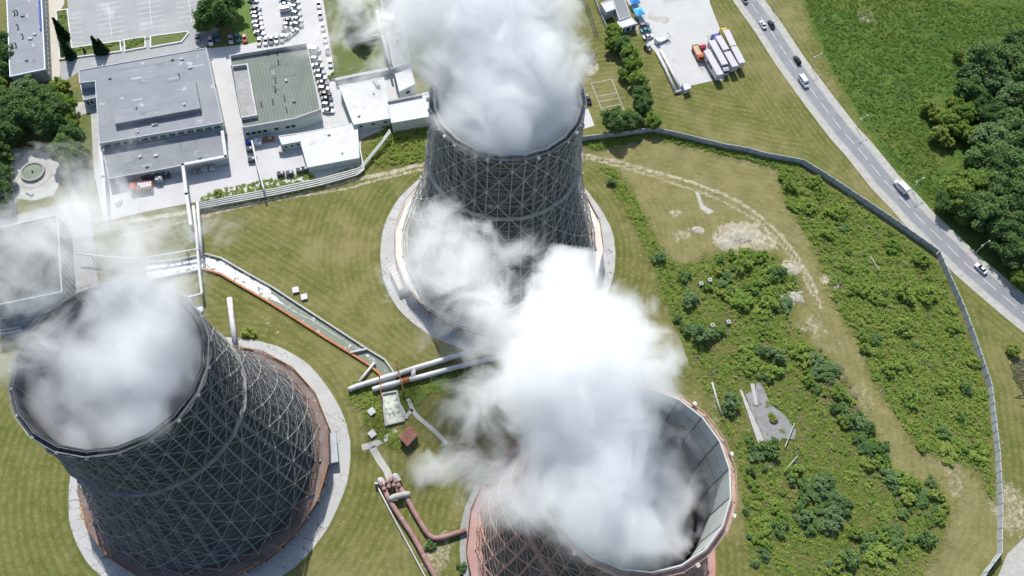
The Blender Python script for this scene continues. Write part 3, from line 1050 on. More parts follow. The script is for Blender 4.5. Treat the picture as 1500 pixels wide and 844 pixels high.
facade(t, at(356.5, 190.5, 4.6), at(432, 177.5, 4.6), 1.0, 3.6, 9, 1, 1.5, 1.2, skip=.3)
roof_patches(t, [(382, 84), (447, 74), (465, 160), (400, 172)], 4.68, 8, 7, ('roof_green', 'roof_seam', 'roof_green', 'roof_grey'))
t, loc = building("workshop_lean_to", "small pale lean-to with blue grey shadowed side on the south wall of the workshop", [(409, 200), (436, 196), (440, 207), (413, 212)], 3.2, 'wall_green', 'white_roof', .2)
facade(t, at(413, 212, 3.2), at(440, 207, 3.2), .8, 2.6, 3, 1, 1.0, .9)
# white roofed sheds by the far tower
t, loc = building("flat_shed", "broad white roofed shed with pale green south wall behind far tower", [(497, 126), (562, 114), (573, 173), (518.5, 182.5)], 4.2, 'wall_green', 'white_roof', .15)
facade(t, at(518.5, 182.5, 4.2), at(573, 173, 4.2), 1.6, 3.8, 3, 1, 1.3, .9, skip=.1)
onto(t, MB().wall([at(548, 118, 4.2), at(555, 128, 4.2)], 1.2, 4.2, 5.4), "roof_vent", 'concrete')
roof_patches(t, [(500, 128), (560, 117), (570, 170), (520, 178)], 4.2, 7, 8, ('white_roof', 'concrete_white', 'wall_white', 'concrete'))
t, loc = building("tall_shed", "white roofed shed with dark ridge strip standing against the far tower", [(568, 149.5), (629, 137.5), (632, 170), (574, 180)], 5.4, 'wall_green', 'white_roof', .15)
onto(t, MB().wall([at(568, 150.5, 5.5), at(618, 140.5, 5.5)], .7, 5.4, 6.2), "roof_ridge", 'concrete_grey')
t, loc = building("lower_shed", "long white flat roof beside the pipe line at the yard's southern edge", [(437, 196), (523, 180), (526, 231), (451, 245)], 3.0, 'wall_green', 'white_roof', .12)
roof_patches(t, [(440, 197), (521, 183), (524, 229), (453, 242)], 3.0, 7, 9, ('white_roof', 'concrete_white', 'wall_white', 'concrete'))
t, loc = building("boiler_house", "two storey grey roofed boiler house half hidden in vapour", [(556, -10), (586, -16), (600, 91), (577, 99.5)], 6.5, 'wall_white', 'roof_grey', .3, 'wall_white')
facade(t, at(600, 91, 6.5), at(588, 0, 6.5), 1.0, 6.0, 9, 2, 1.3, 1.3)
vents(t, [(583, 47), (582, 60), (592, 82)], 6.5, 'wall_white', .4)
onto(t, MB().box(at(567, 28, 8), (5, 3, 3)), "roof_plant", 'wall_white')
t, loc = building("pitched_annex", "pale sloping roofed annex at the end of the boiler house", [(577.5, 101), (600, 92.5), (608, 123), (585, 134)], 5.2, 'wall_white', 'white_roof', .12)
facade(t, at(585, 134, 5.2), at(608, 123, 5.2), 1.5, 4.2, 1, 1, 1.6, 1.4)
w = MB().wall(pts([(512, 66), (545, 57), (560, 53)]), .5, 0, 1.5).build("garden_wall", M['white_roof'])
tag(w, "low white wall running across the lawn toward the boiler house", "wall")
w = MB().wall(pts([(492, 123), (530, 115), (578, 106)]), 1.2, 0, 2.4).build("retaining_wall", M['wall_grey'])
tag(w, "grey retaining wall along the lower edge of the hazy lawn", "wall")
# dark ribbed cooling block
rp_ = [(-22, 339), (84.5, 315.5), (91, 428), (-16, 450)]
t, loc = building("fan_cooler_block", "tall dark block with ribbed blackened roof left of the plume", rp_, 10.0, 'wall_grey', 'tank_roof', .4, 'wall_grey')
rb = MB()
c0, c1, c2, c3 = [at(x, y, 10) for x, y in rp_]
rnd = random.Random(4)
for i in range(1, 40):
    a, b = c0.lerp(c1, i / 40), c3.lerp(c2, i / 40)
    if rnd.random() < .8:
        rb.wall([a.lerp(b, .05 + .25 * rnd.random()), a.lerp(b, .55 + .4 * rnd.random())], .10, 10.04, 10.18)
onto(t, rb, "roof_ribs", 'tank_roof_pale')
ew = MB()
a_, b_ = at(91, 428, 10), at(84.5, 315.5, 10)
for i in range(1, 12):
    q_ = a_.lerp(b_, i / 12)
    ew.box((q_.x, q_.y, 5), (.5, .5, 9.6), dirv=b_ - a_)
onto(t, ew, "wall_fins", 'wall_white')
# truck yard buildings
t, loc = building("yard_office", "white cube office at the west end of the truck yard", [(880, 5), (896, 0), (901, 13), (888, 18)], 4.0, 'wall_white', 'white_roof', .2)
t, loc = building("grey_roofed_store", "low store with grey roof between white office and blue tents", [(894, -10), (910, -14), (923, 24), (907.5, 30)], 3.2, 'wall_white', 'roof_grey', .25)
t, loc = building("white_canopy_store", "white flat roofed store with open front beside the first tree of the row", [(904, 32.5), (925, 25.8), (933, 34.5), (909, 41.5)], 3.0, 'wall_white', 'white_roof', .15)
facade(t, at(909, 41.5, 3), at(933, 34.5, 3), .2, 2.4, 3, 1, 1.5, 1.9)
t, loc = building("utility_kiosk", "small white kiosk on grass at the end of the long pipes", [(999.5, 122), (1008, 120.5), (1012, 129), (1003, 132)], 2.3, 'wall_white', 'white_roof', .1, cat="kiosk")


def tent(name, label, quad, m):
    P_ = pts(quad, 2.4)
    c = sum(P_, Vector()) / 4
    c.z = 0
    t = thing(name, label, "tent", c, group="blue tents in the truck yard")
    L4 = [p - c for p in P_]
    MB().add(L4 + [Vector((0, 0, 3.5))] + [p - Vector((0, 0, .3)) for p in L4], [(0, 1, 4), (1, 2, 4), (2, 3, 4), (3, 0, 4), (0, 5, 6, 1), (1, 6, 7, 2), (2, 7, 8, 3), (3, 8, 5, 0)]).build("canopy", M[m], t)
    for p in L4:
        MB().tube([(p.x * .96, p.y * .96, 0), (p.x * .96, p.y * .96, 2.3)], .06, 6).build("leg", M['steel'], t)


tent("canopy_tent", "light blue peaked tent nearer the parked cars", [(927, 13.5), (939, 10), (945, 19.5), (933, 24.5)], 'tarp_blue')
tent("canopy_tent", "deeper blue tent at the top edge of the truck yard", [(921, -4), (934, -8), (938, 3.5), (925, 7)], 'tarp_navy')
# hut with rusty roof
c = at(598, 640)
t = thing("pump_hut", "small hut with rusty red roof among weeds at the end of the basin", "hut", c)
P_ = [p - c for p in pts([(583.5, 640.5), (600, 622.5), (613, 635.5), (596.5, 654)], 2.6)]
cen = sum(P_, Vector()) / 4
MB().prism([cen + (p - cen) * .85 for p in P_], 0, 2.45).build("wall", M['concrete_grey'], t)
MB().prism(P_, 2.45, 2.65).build("roof", M['red_roof'], t)
ds = MB()
for i in range(1, 6):
    ds.wall([P_[0].lerp(P_[1], i / 6), P_[3].lerp(P_[2], i / 6)], .08, 2.65, 2.72)
ds.build("roof_seams", M['steel_brown'], t)
# manhole chambers
for (x, y, l) in ((433.5, 426, "white concrete chamber cover, upper of the pair on the mown field"), (446, 436, "white concrete chamber cover, lower of the pair on the mown field"),
                  (544.5, 604, "white concrete chamber cover beside the foaming basin"), (545.5, 636.5, "white concrete chamber cover near the footpath fork")):
    c = at(x, y)
    t = thing("chamber_cover", l, "chamber cover", c, R(20 if y < 500 else 45), "white chamber covers")
    MB().box((0, 0, .3), (1.7, 1.7, .6)).build("chamber_wall", M['concrete_grey'], t)
    MB().box((0, 0, .68), (1.95, 1.95, .16)).box((0, 0, .79), (.5, .5, .06)).build("lid", M['white_roof'], t)

# round fountain
c = at(49, 253)
t = thing("round_basin", "round stone basin with green water on a paved disc under the trees", "fountain", c)
k = (at(62, 253) - at(35, 253)).length / 27
MB().lathe([(0.01, .1), (28 * k, .1), (28 * k, 0)], 48).build("paved_disc", M['concrete'], t)
MB().lathe([(15 * k, .1), (15 * k, .9), (17.5 * k, .9), (17.5 * k, .1)], 48).build("rim", M['concrete_grey'], t)
M['pond'] = mat('pond_green', (.15, .19, .14), (.22, .26, .19), .5, rough=.25)
MB().lathe([(0.01, .55), (15 * k, .55)], 48).build("water", M['pond'], t)
MB().tube([(0, 0, .5), (0, 0, 1.2)], .25, 10).build("jet_pipe", M['dark_wall'], t)
b = MB().box(at(43, 283, .3), (2.6, .8, .5), dirv=at(47, 285) - at(38, 280)).build("park_bench", M['wall_grey'])
b.data.transform(Matrix.Translation((0, 0, 0)))
tag(b, "pale stone bench on the hazy lawn below the round basin", "bench")

# planters of the parking lot
def planter(label, poly, hedge=True):
    P_ = pts(poly)
    c = sum(P_, Vector()) / len(P_)
    t = thing("planter", label, "planter", c)
    L_ = [p - c for p in P_]
    MB().wall(L_, .5, 0, .45, True).build("kerb", M['white_roof'], t)
    return t, P_


M['lawn'] = mat('lawn_green', (.075, .105, .022), (.12, .14, .035), .7, bump=.1, bscale=3, detail=8)
M['lawn2'] = mat('lawn_bright', (.075, .14, .02), (.11, .17, .03), .7, bump=.1, bscale=3, detail=8)
for lab, poly in (("L shaped kerbed planter with conifers beside the parking lot", [(83, 17), (99, 14.5), (106, 71), (176, 61), (178, 76), (88, 87.5)]),
                  ("small square kerbed planter between the other two planters", [(182, 59.5), (212.5, 55), (213.5, 70), (184, 75.5)]),
                  ("bare kerbed grass planter with pointed end in front of hall", [(221, 54), (275, 47), (276, 50), (266, 62), (221, 70)])):
    t, P_ = planter(lab, poly)
    onto(t, MB().sheet(P_, .30), "turf", 'lawn')
for nm, poly, m_ in (("lawn_strip", [(120, 168), (132, 165), (138, 262), (112, 268), (113, 235), (120, 215)], 'lawn'), ("lawn_strip", [(352, -60), (358, -60), (378, 60), (352, 66), (342, 45), (340, 0)], 'lawn2'),
                     ("lawn_strip", [(466, -60), (560, -60), (572, 98), (494, 121)], 'lawn'), ("lawn_strip", [(104, 134), (119, 131), (119, 149), (108, 150)], 'lawn')):
    flat(nm, poly, m_, .03)

# ------------------------------------------------------------------ fences
def fence(name, label, path_px, h, bay, m, th=.14):
    P_ = pts(path_px)
    t = thing(name, label, "fence", P_[0])
    pan = MB()
    for a, b in zip(P_[:-1], P_[1:]):
        n = max(1, round((b - a).length / bay))
        for i in range(n):
            q0, q1 = a.lerp(b, i / n), a.lerp(b, (i + 1) / n)
            pan.wall([q0, q1], th, 0, h)
            onto(t, MB().box(q0 + Vector((0, 0, h / 2 + .1)), (.32, .32, h + .2), dirv=b - a), "post", 'concrete_grey')
    onto(t, pan, "panels", m)
    return t


fence("concrete_fence", "grey concrete panel fence running from far tower along the dry field toward the road", FENCE_PX, 2.5, 3.2, 'fence_conc', .22)
fence("concrete_fence", "pale concrete panel fence curving down the right side of the thicket", FENCE2_PX, 2.5, 3.2, 'fence_conc', .22)
fence("concrete_fence", "grey concrete wall along the row of trees by the sports court", [(902, 66), (912, 90), (925, 122), (938, 150), (957, 192)], 2.2, 3.2, 'fence_conc', .3)
fence("concrete_fence", "thin pale fence left of the white office in the truck yard", [(866, -10), (876, 15), (888, 42), (898, 58)], 1.5, 3.2, 'concrete', .2)

# ------------------------------------------------------------------ canal and basins
M['water'] = mat('murky_water', (.115, .145, .105), (.15, .18, .13), .3, rough=.15, bump=.01, bscale=2)
M['foam'] = mat('foam', (.115, .145, .105), (.60, .61, .58), .0, rough=.6)


def foam_mat(name, scale, thr, stretch, water=(.125, .155, .115), foam=(.70, .70, .68)):
    m = bpy.data.materials.new(name)
    m.use_nodes = True
    nt = m.node_tree
    p = nt.nodes["Principled BSDF"]
    tc = nt.nodes.new("ShaderNodeTexCoord")
    mp = nt.nodes.new("ShaderNodeMapping")
    mp.inputs["Scale"].default_value = stretch
    nt.links.new(tc.outputs["Object"], mp.inputs[0])
    no = nt.nodes.new("ShaderNodeTexNoise")
    no.inputs["Scale"].default_value = scale
    no.inputs["Detail"].default_value = 7
    no.inputs["Roughness"].default_value = .7
    nt.links.new(mp.outputs[0], no.inputs["Vector"])
    rp = nt.nodes.new("ShaderNodeValToRGB")
    rp.color_ramp.elements[0].position = thr
    rp.color_ramp.elements[1].position = thr + .07
    rp.color_ramp.elements[0].color = (*water, 1)
    rp.color_ramp.elements[1].color = (*foam, 1)
    nt.links.new(no.outputs["Fac"], rp.inputs[0])
    nt.links.new(rp.outputs[0], p.inputs["Base Color"])
    p.inputs["Roughness"].default_value = .3
    return m


M['foam_heavy'] = foam_mat('foam_heavy', .35, .43, (1, 1, 1))
M['foam_light'] = foam_mat('foam_light', .35, .585, (1, 1, 1))
M['foam_basin'] = foam_mat('foam_basin', .8, .44, (1, 1, 1), (.22, .25, .18), (.52, .54, .44))
can_r = [(215, 386), (260, 382), (302, 373.5), (325, 379.5), (360, 400), (399.5, 422), (442, 450), (490, 481), (539, 513), (564, 528), (577, 547)]
can_l = [(215, 412), (255, 404), (299, 394.5), (323, 402), (352, 419), (392, 442), (436, 469.5), (479, 497), (514, 518.5), (540, 535), (560, 552)]
PR, PL = pts(can_r), pts(can_l)
t = thing("canal", "narrow concrete canal of green foaming water with orange painted left wall", "canal", PR[0])
onto(t, MB().wall(PR, .5, 0, .9), "right_wall", 'concrete')
onto(t, MB().wall(PL[2:], .6, 0, .75), "orange_wall", 'orange_wall')
onto(t, MB().wall(PL[:3], .5, 0, .75), "left_wall", 'concrete')


def water_strip(i0, i1, m, z):
    w = MB()
    for i in range(i0, i1):
        w.add([(p.x, p.y, z) for p in (PL[i], PL[i + 1], PR[i + 1], PR[i])], [(0, 1, 2, 3)])
    onto(t, w, "water", m)


water_strip(0, 5, 'foam_heavy', .12)
water_strip(5, 10, 'foam_light', .12)
fm = MB()
rnd = random.Random(8)
def foam_side(i, s):
    return PL[i].lerp(PR[i], s)
lo_, hi_ = [], []
for i in range(2, 9):
    for q in range(6):
        u = i + q / 6
        i0 = int(u)
        f = u - i0
        w_ = max(.05, .80 - max(0, u - 4.0) * .26) if u < 6.2 else .05
        w_ *= rnd.uniform(.75, 1.1)
        a = foam_side(i0, .06).lerp(foam_side(i0 + 1, .06), f)
        up_ = min(.90, .10 + w_ * .95)
        s0 = .62 - w_ * .6 if u > 4 else .06
        s0 = max(.06, s0)
        a = foam_side(i0, s0).lerp(foam_side(i0 + 1, s0), f)
        b = foam_side(i0, max(s0 + .02, up_)).lerp(foam_side(i0 + 1, max(s0 + .02, up_)), f)
        lo_.append(a)
        hi_.append(b)
n = len(lo_)
fm.add([(p.x, p.y, .135) for p in lo_] + [(p.x, p.y, .135) for p in hi_], [(i, i + 1, n + i + 1, n + i) for i in range(n - 1)])
M['foam_thick'] = foam_mat('foam_thick', .5, .40, (1, 1, 1))
onto(t, fm, "foam_raft", 'foam_thick')
gt = MB().wall([at(514, 518), at(539, 512.5)], .5, 0, 1.1)
onto(t, gt, "sluice_gate", 'wall_white')
bp = pts([(560, 578), (581.5, 574), (591.5, 617), (565.5, 623.5)])
t = thing("settling_basin", "short concrete basin of greenish foam below the big white pipes", "basin", bp[0])
onto(t, MB().wall(bp, .5, 0, .8, True), "basin_wall", 'concrete')
onto(t, MB().sheet(bp, .25), "water", 'foam_basin')
onto(t, MB().wall([at(586.5, 594), at(596, 614)], .9, 0, .4), "side_kerb", 'concrete')
bp = pts([(557, 552), (577, 547), (580, 566), (562, 571)])
t = thing("outfall_chamber", "grey foam covered outfall chamber under the white pipes", "chamber", bp[0])
onto(t, MB().wall(bp, .4, 0, .7, True), "chamber_wall", 'concrete')
onto(t, MB().sheet(bp, .2), "water", 'foam_basin')

# ------------------------------------------------------------------ pipes
def pipe(name, label, path, r, m, h=None, posts=None, bands=True, group=None, n=14, sq=False):
    P_ = [at(p[0], p[1], p[2] if len(p) > 2 else h) for p in path]
    t = thing(name, label, "pipe", Vector((P_[0].x, P_[0].y, 0)), group=group)
    if sq:
        mb = MB()
        for a, b in zip(P_[:-1], P_[1:]):
            d = b - a
            mb.box((a + b) / 2, (d.length + r * 1.6, 2 * r, 2 * r), dirv=d)
        onto(t, mb, "duct", m)
    else:
        dense = [P_[0]]
        for i in range(1, len(P_) - 1):
            a, b, c = P_[i - 1], P_[i], P_[i + 1]
            k0, k1 = min(.45, 1.4 * r / max(.01, (b - a).length)), min(.45, 1.4 * r / max(.01, (c - b).length))
            for s in (0, .5, 1):
                u = b.lerp(a, k0 * (1 - s)).lerp(b.lerp(c, k1 * s), s)
                dense.append(u)
        dense.append(P_[-1])
        o = onto(t, MB().tube(dense, r, n), "pipe_run", m)
        o.data.polygons.foreach_set("use_smooth", [len(p.vertices) == 4 for p in o.data.polygons])
        if bands:
            bm = MB()
            for a, b in zip(P_[:-1], P_[1:]):
                L_ = (b - a).length
                k = int(L_ // 7)
                for i in range(k):
                    q_ = a.lerp(b, (i + .5) / k)
                    d = (b - a).normalized()
                    bm.tube([q_ - d * .08, q_ + d * .08], r * 1.06, n)
            if bm.v:
                onto(t, bm, "pipe_bands", 'grey_pipe')
    for a, b in zip(P_[:-1], P_[1:]):
        L_ = (b - a).length
        k = max(1, int(L_ // (posts or 8)))
        for i in range(k):
            q_ = a.lerp(b, (i + .5) / k)
            if q_.z - r > .15:
                onto(t, MB().box((q_.x, q_.y, (q_.z - r) / 2), (.3, .3, q_.z - r)), "post", 'concrete_grey')
    return t


p1 = pipe("water_pipe", "thick white pipe with tapered end, upper of the two reaching toward far tower", [(511, 571, .85), (520, 567, 1.1), (545, 559, 1.1), (578, 549.5, 1.1), (606, 540, 1.1), (674, 520, 1.1), (709, 508, 1.1), (716, 500, 1.1)], .82, 'white_pipe')
p2 = pipe("water_pipe", "thick white pipe, lower of the two crossing the basin end", [(546, 571, .85), (556, 567.5, 1.1), (583, 560.5, 1.1), (621, 551, 1.1), (674, 536.5, 1.1), (735, 522, 1.1), (770, 512, 1.1)], .80, 'white_pipe')
pipe("tee_pipe", "short grey tee joining the two white pipes", [(607, 538, 1.1), (604, 556, 1.1)], .70, 'grey_pipe', bands=False)
pipe("orange_sleeve", "short orange rusted sleeve on the lower white pipe beside the basin", [(589, 558.8, 1.1), (600, 556.0, 1.1)], .86, 'orange_wall', bands=False)
fr = thing("pipe_gantry", "rusty steel frame straddling the white pipes at the canal end", "gantry", at(585, 556))
for (x, y) in ((581, 532), (591, 573), (556, 553), (559, 582)):
    onto(fr, MB().box(at(x, y, 1.5), (.35, .35, 3.0)), "post", 'rail_rust')
onto(fr, MB().bar(at(581, 532, 2.9), at(591, 573, 2.9), .2).bar(at(556, 553, 2.6), at(559, 582, 2.6), .16), "beam", 'rail_rust')
pipe("drain_pipe", "slim white pipe with collar running down into canal end", [(526, 559, .7), (537, 546, .8), (549, 531, .9)], .42, 'white_pipe')
pipe("vent_duct", "upright looking white pipe on grass beside dark tower's walkway", [(336, 437, 1.2), (340, 470, 1.2), (344.5, 502, 1.2)], .85, 'white_pipe')
pp = pipe("pink_pipe", "long straight pink pipe running down past the pink walkway tower", [(560, 711, 1), (572, 736, 1), (605, 785, 1), (637, 844, 1), (652, 876, 1)], .72, 'pink_pipe', posts=9)
pipe("pink_pipe", "pink pipe with elbow turning into the pink walkway tower", [(580, 708, 1), (595, 727, 1), (606.6, 750, 1), (624, 779, 1), (634, 789, 1), (647, 788, 1), (683, 776.5, 1)], .72, 'pink_pipe', posts=9)
pipe("pink_pipe", "short pink pipe between the valve pair", [(573, 700, 1), (586, 729, 1)], .45, 'pink_pipe')
vv = thing("valve_group", "cluster of rusty pink valves joining the tops of the pink pipes", "valves", at(574, 716))
for i, (x, y) in enumerate(((559, 709), (566, 706), (573, 703), (580, 705), (570, 713), (584, 711), (563, 716), (577, 711))):
    p = at(x, y, 1.3)
    o = MB().tube([p, p + Vector((0, 0, .9))], .28, 10).tube([p + Vector((0, 0, .9)), p + Vector((0, 0, 1.05))], .55, 12).box(p, (1.0, 1.0, .8), i * .5)
    onto(vv, o, "valve", 'pink_pipe')
for a, b in (((557, 703), (562, 712)), ((579, 697), (584, 706))):
    P_ = [at(*a, 1), at(*b, 1)]
    d = (P_[1] - P_[0]).normalized()
    onto(vv, MB().tube([P_[0] - d * .6, P_[0], P_[1]], [.55, .95, .95], 14), "end_cap", 'grey_pipe')
sd = pipe("saddle_duct", "grey arched saddle lying across the two pink pipes", [(571, 732, 1.4), (578, 727.5, 2.0), (592, 724.5, 2.0), (600, 724, 1.4)], .85, 'concrete', bands=False)
pipe("drain_line", "thin grey pipe running straight along the left of the pink pipes", [(552, 711, .5), (580, 765, .4), (622.5, 844, .4), (640, 880, .4)], .22, 'grey_pipe', posts=6, bands=False)
ht = MB().tube([at(551, 708, 0), at(551, 708, 1.5)], .35, 8).box(at(551, 708, 1.6), (.9, .5, .5)).build("hydrant", M['grey_pipe'])
tag(ht, "grey hydrant standing at the head of the thin pipe", "hydrant")
# pipe bridges west of the far field
pipe("square_duct", "white boxed duct along the annex roof edge turning down toward the pipe rack", [(326, 194, 4.4), (331, 230, 4.4), (268, 242, 4.4), (273.5, 285, 4.4), (279.6, 329, 4.4)], .5, 'white_roof', sq=True, posts=10)
pipe("square_duct", "white boxed duct running off the west edge of annex into the haze", [(147, 212, 4.4), (152, 260, 4.4), (155.5, 316, 4.4)], .45, 'white_roof', sq=True, posts=10)
pipe("rack_pipe", "white pipe of the rack crossing the track, nearest the dry field", [(289, 296, 3.5), (292, 335, 3.5), (296, 374, 3.5)], .45, 'white_pipe', posts=12)
pipe("rack_pipe", "white pipe of the rack ending in an elbow above the foaming canal", [(283, 302, 3.0), (288, 345, 3.0), (291, 390, 3.0), (296, 431, 3.0), (263, 439, 3.0), (235, 445, 3.0)], .45, 'white_pipe', posts=10)
pipe("rack_pipe", "long thin white pipe bridging the steam from dark block to the rack", [(113, 371.5, 3.2), (152, 376, 3.2), (203, 379, 3.2), (250, 372, 3.2), (295, 364, 3.2)], .32, 'white_pipe', posts=12)
for i in range(4):
    o_ = i * 3.0
    pipe("bundle_pipe", ["topmost", "second", "third", "lowest"][i] + " white pipe of the bundle skirting the yard's southern edge",
         [(291, 298 + o_ * .9, 1.2), (345, 287 + o_, 1.2), (400, 277 + o_, 1.2), (470, 262 + o_, 1.2), (523, 247.5 + o_, 1.2), (528 + o_ * .3, 245 + o_, 1.2), (558, 209 + o_ * 1.2, 2.0), (571 + o_ * .4, 190 + o_, 3.0)] if i < 2 else
         [(291, 298 + o_ * .9, 1.2), (345, 287 + o_, 1.2), (400, 277 + o_, 1.2), (470, 262 + o_, 1.2), (523, 247.5 + o_, 1.2), (533, 246 + o_ * .3, 1.2), (530, 232, 1.2), (524, 200, 1.4)], .26, 'white_pipe', posts=14, bands=False, n=8)
pipe("pole_pipe", "slender white pipe on a pole line from workshop corner down to the pipe bundle", [(369, 206, 3.5), (376, 240, 3.5), (385, 272, 3.5), (387, 280, 3.5)], .3, 'white_pipe', posts=14)
pipe("wall_pipe", "white pipe running along the west side of the boiler house", [(552, 16, 5), (560, 52, 5), (572, 97, 5)], .45, 'white_pipe', posts=9)
pipe("ground_pipe", "long grey ground pipe at the yard edge, left of the pair", [(962, 76, .6), (976, 104, .6), (990, 135, .6)], .55, 'grey_pipe', posts=20)
pipe("ground_pipe", "long grey ground pipe at the yard edge, right of the pair", [(968, 74, .6), (983, 103, .6), (997, 132, .6)], .55, 'white_pipe', posts=20)
pipe("ground_pipe", "short grey header joining the lower ends of the two ground pipes", [(988, 136, .6), (998, 133, .6)], .55, 'grey_pipe', posts=20, bands=False)
pipe("ground_pipe", "thin concrete trough pipe in the weeds beside the pale rim of the tower", [(1043, 560, .4), (1050, 585, .4), (1057, 608, .4)], .3, 'concrete', posts=9, bands=False)
gb = MB().lathe([(.01, .8), (1.5, .8), (1.7, .6), (1.7, 0)], 20).build("round_tank", M['white_roof'])
gb.location = at(290.5, 455)
tag(gb, "small round white tank on grass right of the plume's rim", "tank")
for lab, pth in (("pale twin pipes at the left picture edge, upper", [(-20, 469, 2), (24, 464, 2)]), ("pale twin pipes at the left picture edge, middle", [(-20, 489, 2), (30, 479, 2)]), ("pale twin pipes at the left picture edge, lowest", [(-20, 493, 2), (31, 484, 2)])):
    pipe("edge_pipe", lab, pth, .3, 'white_pipe', bands=False)

# ------------------------------------------------------------------ street lamps and pylon
def lamp(x, y, lean, label):
    c = at(x, y)
    t = thing("street_lamp", label, "street lamp", c, group="street lamps along the road")
    h = 6.0
    MB().tube([(0, 0, 0), (0, 0, h)], [.13, .08], 8).build("pole", M['steel'], t)
    for k, dx in enumerate((-1, 1)):
        d = Vector((.8, .6, 0)) * dx
        a = MB().tube([(0, 0, h), tuple(d * .9 + Vector((0, 0, h + .3))), tuple(d * 1.4 + Vector((0, 0, h + .3)))], .05, 6).build("arm", M['steel'], t)
        MB().box(d * 1.7 + Vector((0, 0, h + .28)), (.75, .3, .16), dirv=d).build("lamp_head", M['wall_white'], a)


lamp(1131, 14, 0, "street lamp at the road verge nearest the top edge")
lamp(1189, 98.4, 0, "street lamp at the road verge beside dark car")
lamp(1255, 188, 0, "street lamp at the road verge between two empty stretches")
lamp(1335.1, 279, 0, "street lamp at the road verge just behind the white van")
lamp(1428.8, 370.4, 0, "street lamp at the road verge before the dark wood")

# lattice pylon by the right edge
c = at(1492, 545)
t = thing("lattice_pylon", "dark lattice power pylon leaning out of the right edge", "pylon", c)
pl = MB()
H_ = 15
for lv in range(8):
    z0, z1 = H_ * lv / 8, H_ * (lv + 1) / 8
    w0, w1 = 2.2 - 1.5 * lv / 8, 2.2 - 1.5 * (lv + 1) / 8
    q0 = [Vector((sx * w0, sy * w0, z0)) for sx, sy in ((-1, -1), (1, -1), (1, 1), (-1, 1))]
    q1 = [Vector((sx * w1, sy * w1, z1)) for sx, sy in ((-1, -1), (1, -1), (1, 1), (-1, 1))]
    for k in range(4):
        pl.bar(q0[k], q1[k], .11)
        pl.bar(q0[k], q1[(k + 1) % 4], .07)
        pl.bar(q0[(k + 1) % 4], q1[k], .07)
        pl.bar(q1[k], q1[(k + 1) % 4], .07)
pl.build("mast", M['dark_wall'], t)
for z, l in ((8, 5.5), (11, 4.5), (14, 3.5)):
    ar = MB()
    for s in (-1, 1):
        e = Vector((s * l, s * l * .25, z))
        for sx, sy in ((-.8, -.8), (.8, .8), (.8, -.8), (-.8, .8)):
            ar.bar(Vector((sx, sy, z)), e, .08)
        ar.bar(Vector((0, 0, z + 1.2)), e, .08)
        for q_ in (.3, .6):
            ar.bar(Vector((0, 0, z + 1.2)).lerp(e, q_), Vector((.8 * s, .8, z)).lerp(e, q_), .06)
    ar.build("crossarm", M['dark_wall'], t)
# dark trusses built on the grass in place of a lattice mast's shadow
def truss(label, a, b, w):
    p0, p1 = at(*a), at(*b)
    d = (p1 - p0).normalized()
    nr = Vector((-d.y, d.x, 0)) * w / 2
    up_ = Vector((0, 0, w))
    m = MB()
    n = int((p1 - p0).length / 1.3)
    for i in range(n):
        q0, q1 = p0.lerp(p1, i / n), p0.lerp(p1, (i + 1) / n)
        for o in (nr, -nr, nr + up_, -nr + up_):
            m.bar(q0 + o, q1 + o, .09)
        m.bar(q0 + nr, q1 - nr, .06)
        m.bar(q0 + nr, q1 + nr + up_, .06)
        m.bar(q0 - nr, q1 - nr + up_, .06)
        m.bar(q0 + nr + up_, q1 - nr + up_, .06)
    o = m.build("mast_shadow_truss", M['dark_wall'])
    tag(o, label, "truss")


truss("dark lattice boom lying on grass, longer of the two left of the trees", (858, 6), (874, 56), 1.2)
truss("dark lattice boom lying on grass at the top edge", (846, -6), (856, 12), 1.1)
sc_ = MB()
rnd = random.Random(9)
cc = at(864, 84)
for i in range(60):
    a = cc + Vector((rnd.uniform(-2.2, 2.2), rnd.uniform(-3.2, 3.2), rnd.uniform(.1, 1.6)))
    d = Vector((rnd.uniform(-1, 1), rnd.uniform(-1, 1), rnd.uniform(-.3, .3)))
    sc_.bar(a - d, a + d, .10)
tag(sc_.build("scrap_heap", M['steel_dark']), "tangled heap of dark scrap bars on grass by the court", "scrap heap")

# ------------------------------------------------------------------ vehicles
def loft(secs, n_side):
    """closed body through cross-sections; each section is a list of (x, y, z)"""
    vs, fs = [], []
    for s in secs:
        vs += s
    for i in range(len(secs) - 1):
        for k in range(n_side):
            a, b = i * n_side + k, i * n_side + (k + 1) % n_side
            fs.append((a, b, b + n_side, a + n_side))
    fs.append(tuple(range(n_side - 1, -1, -1)))
    fs.append(tuple((len(secs) - 1) * n_side + k for k in range(n_side)))
    return MB().add(vs, fs)


def sec(x, w, z0, z1, tuck=.82):
    h = w / 2
    zm = z0 + (z1 - z0) * .6
    return [(x, -h * .94, z0), (x, -h, zm), (x, -h * tuck, z1), (x, h * tuck, z1), (x, h, zm), (x, h * .94, z0)]


WHEEL = None


def wheels(t, xs, w, r=.33, th=.22):
    for x in xs:
        for s in (-1, 1):
            y = s * (w / 2 - th / 2 + .02)
            wh = MB().tube([(x, y - th / 2, r), (x, y + th / 2, r)], r, 14).build("wheel", M['tyre'], t)
            MB().tube([(x, y + s * (th / 2 - .02), r), (x, y + s * (th / 2 + .01), r)], r * .6, 10).build("rim", M['steel'], wh)


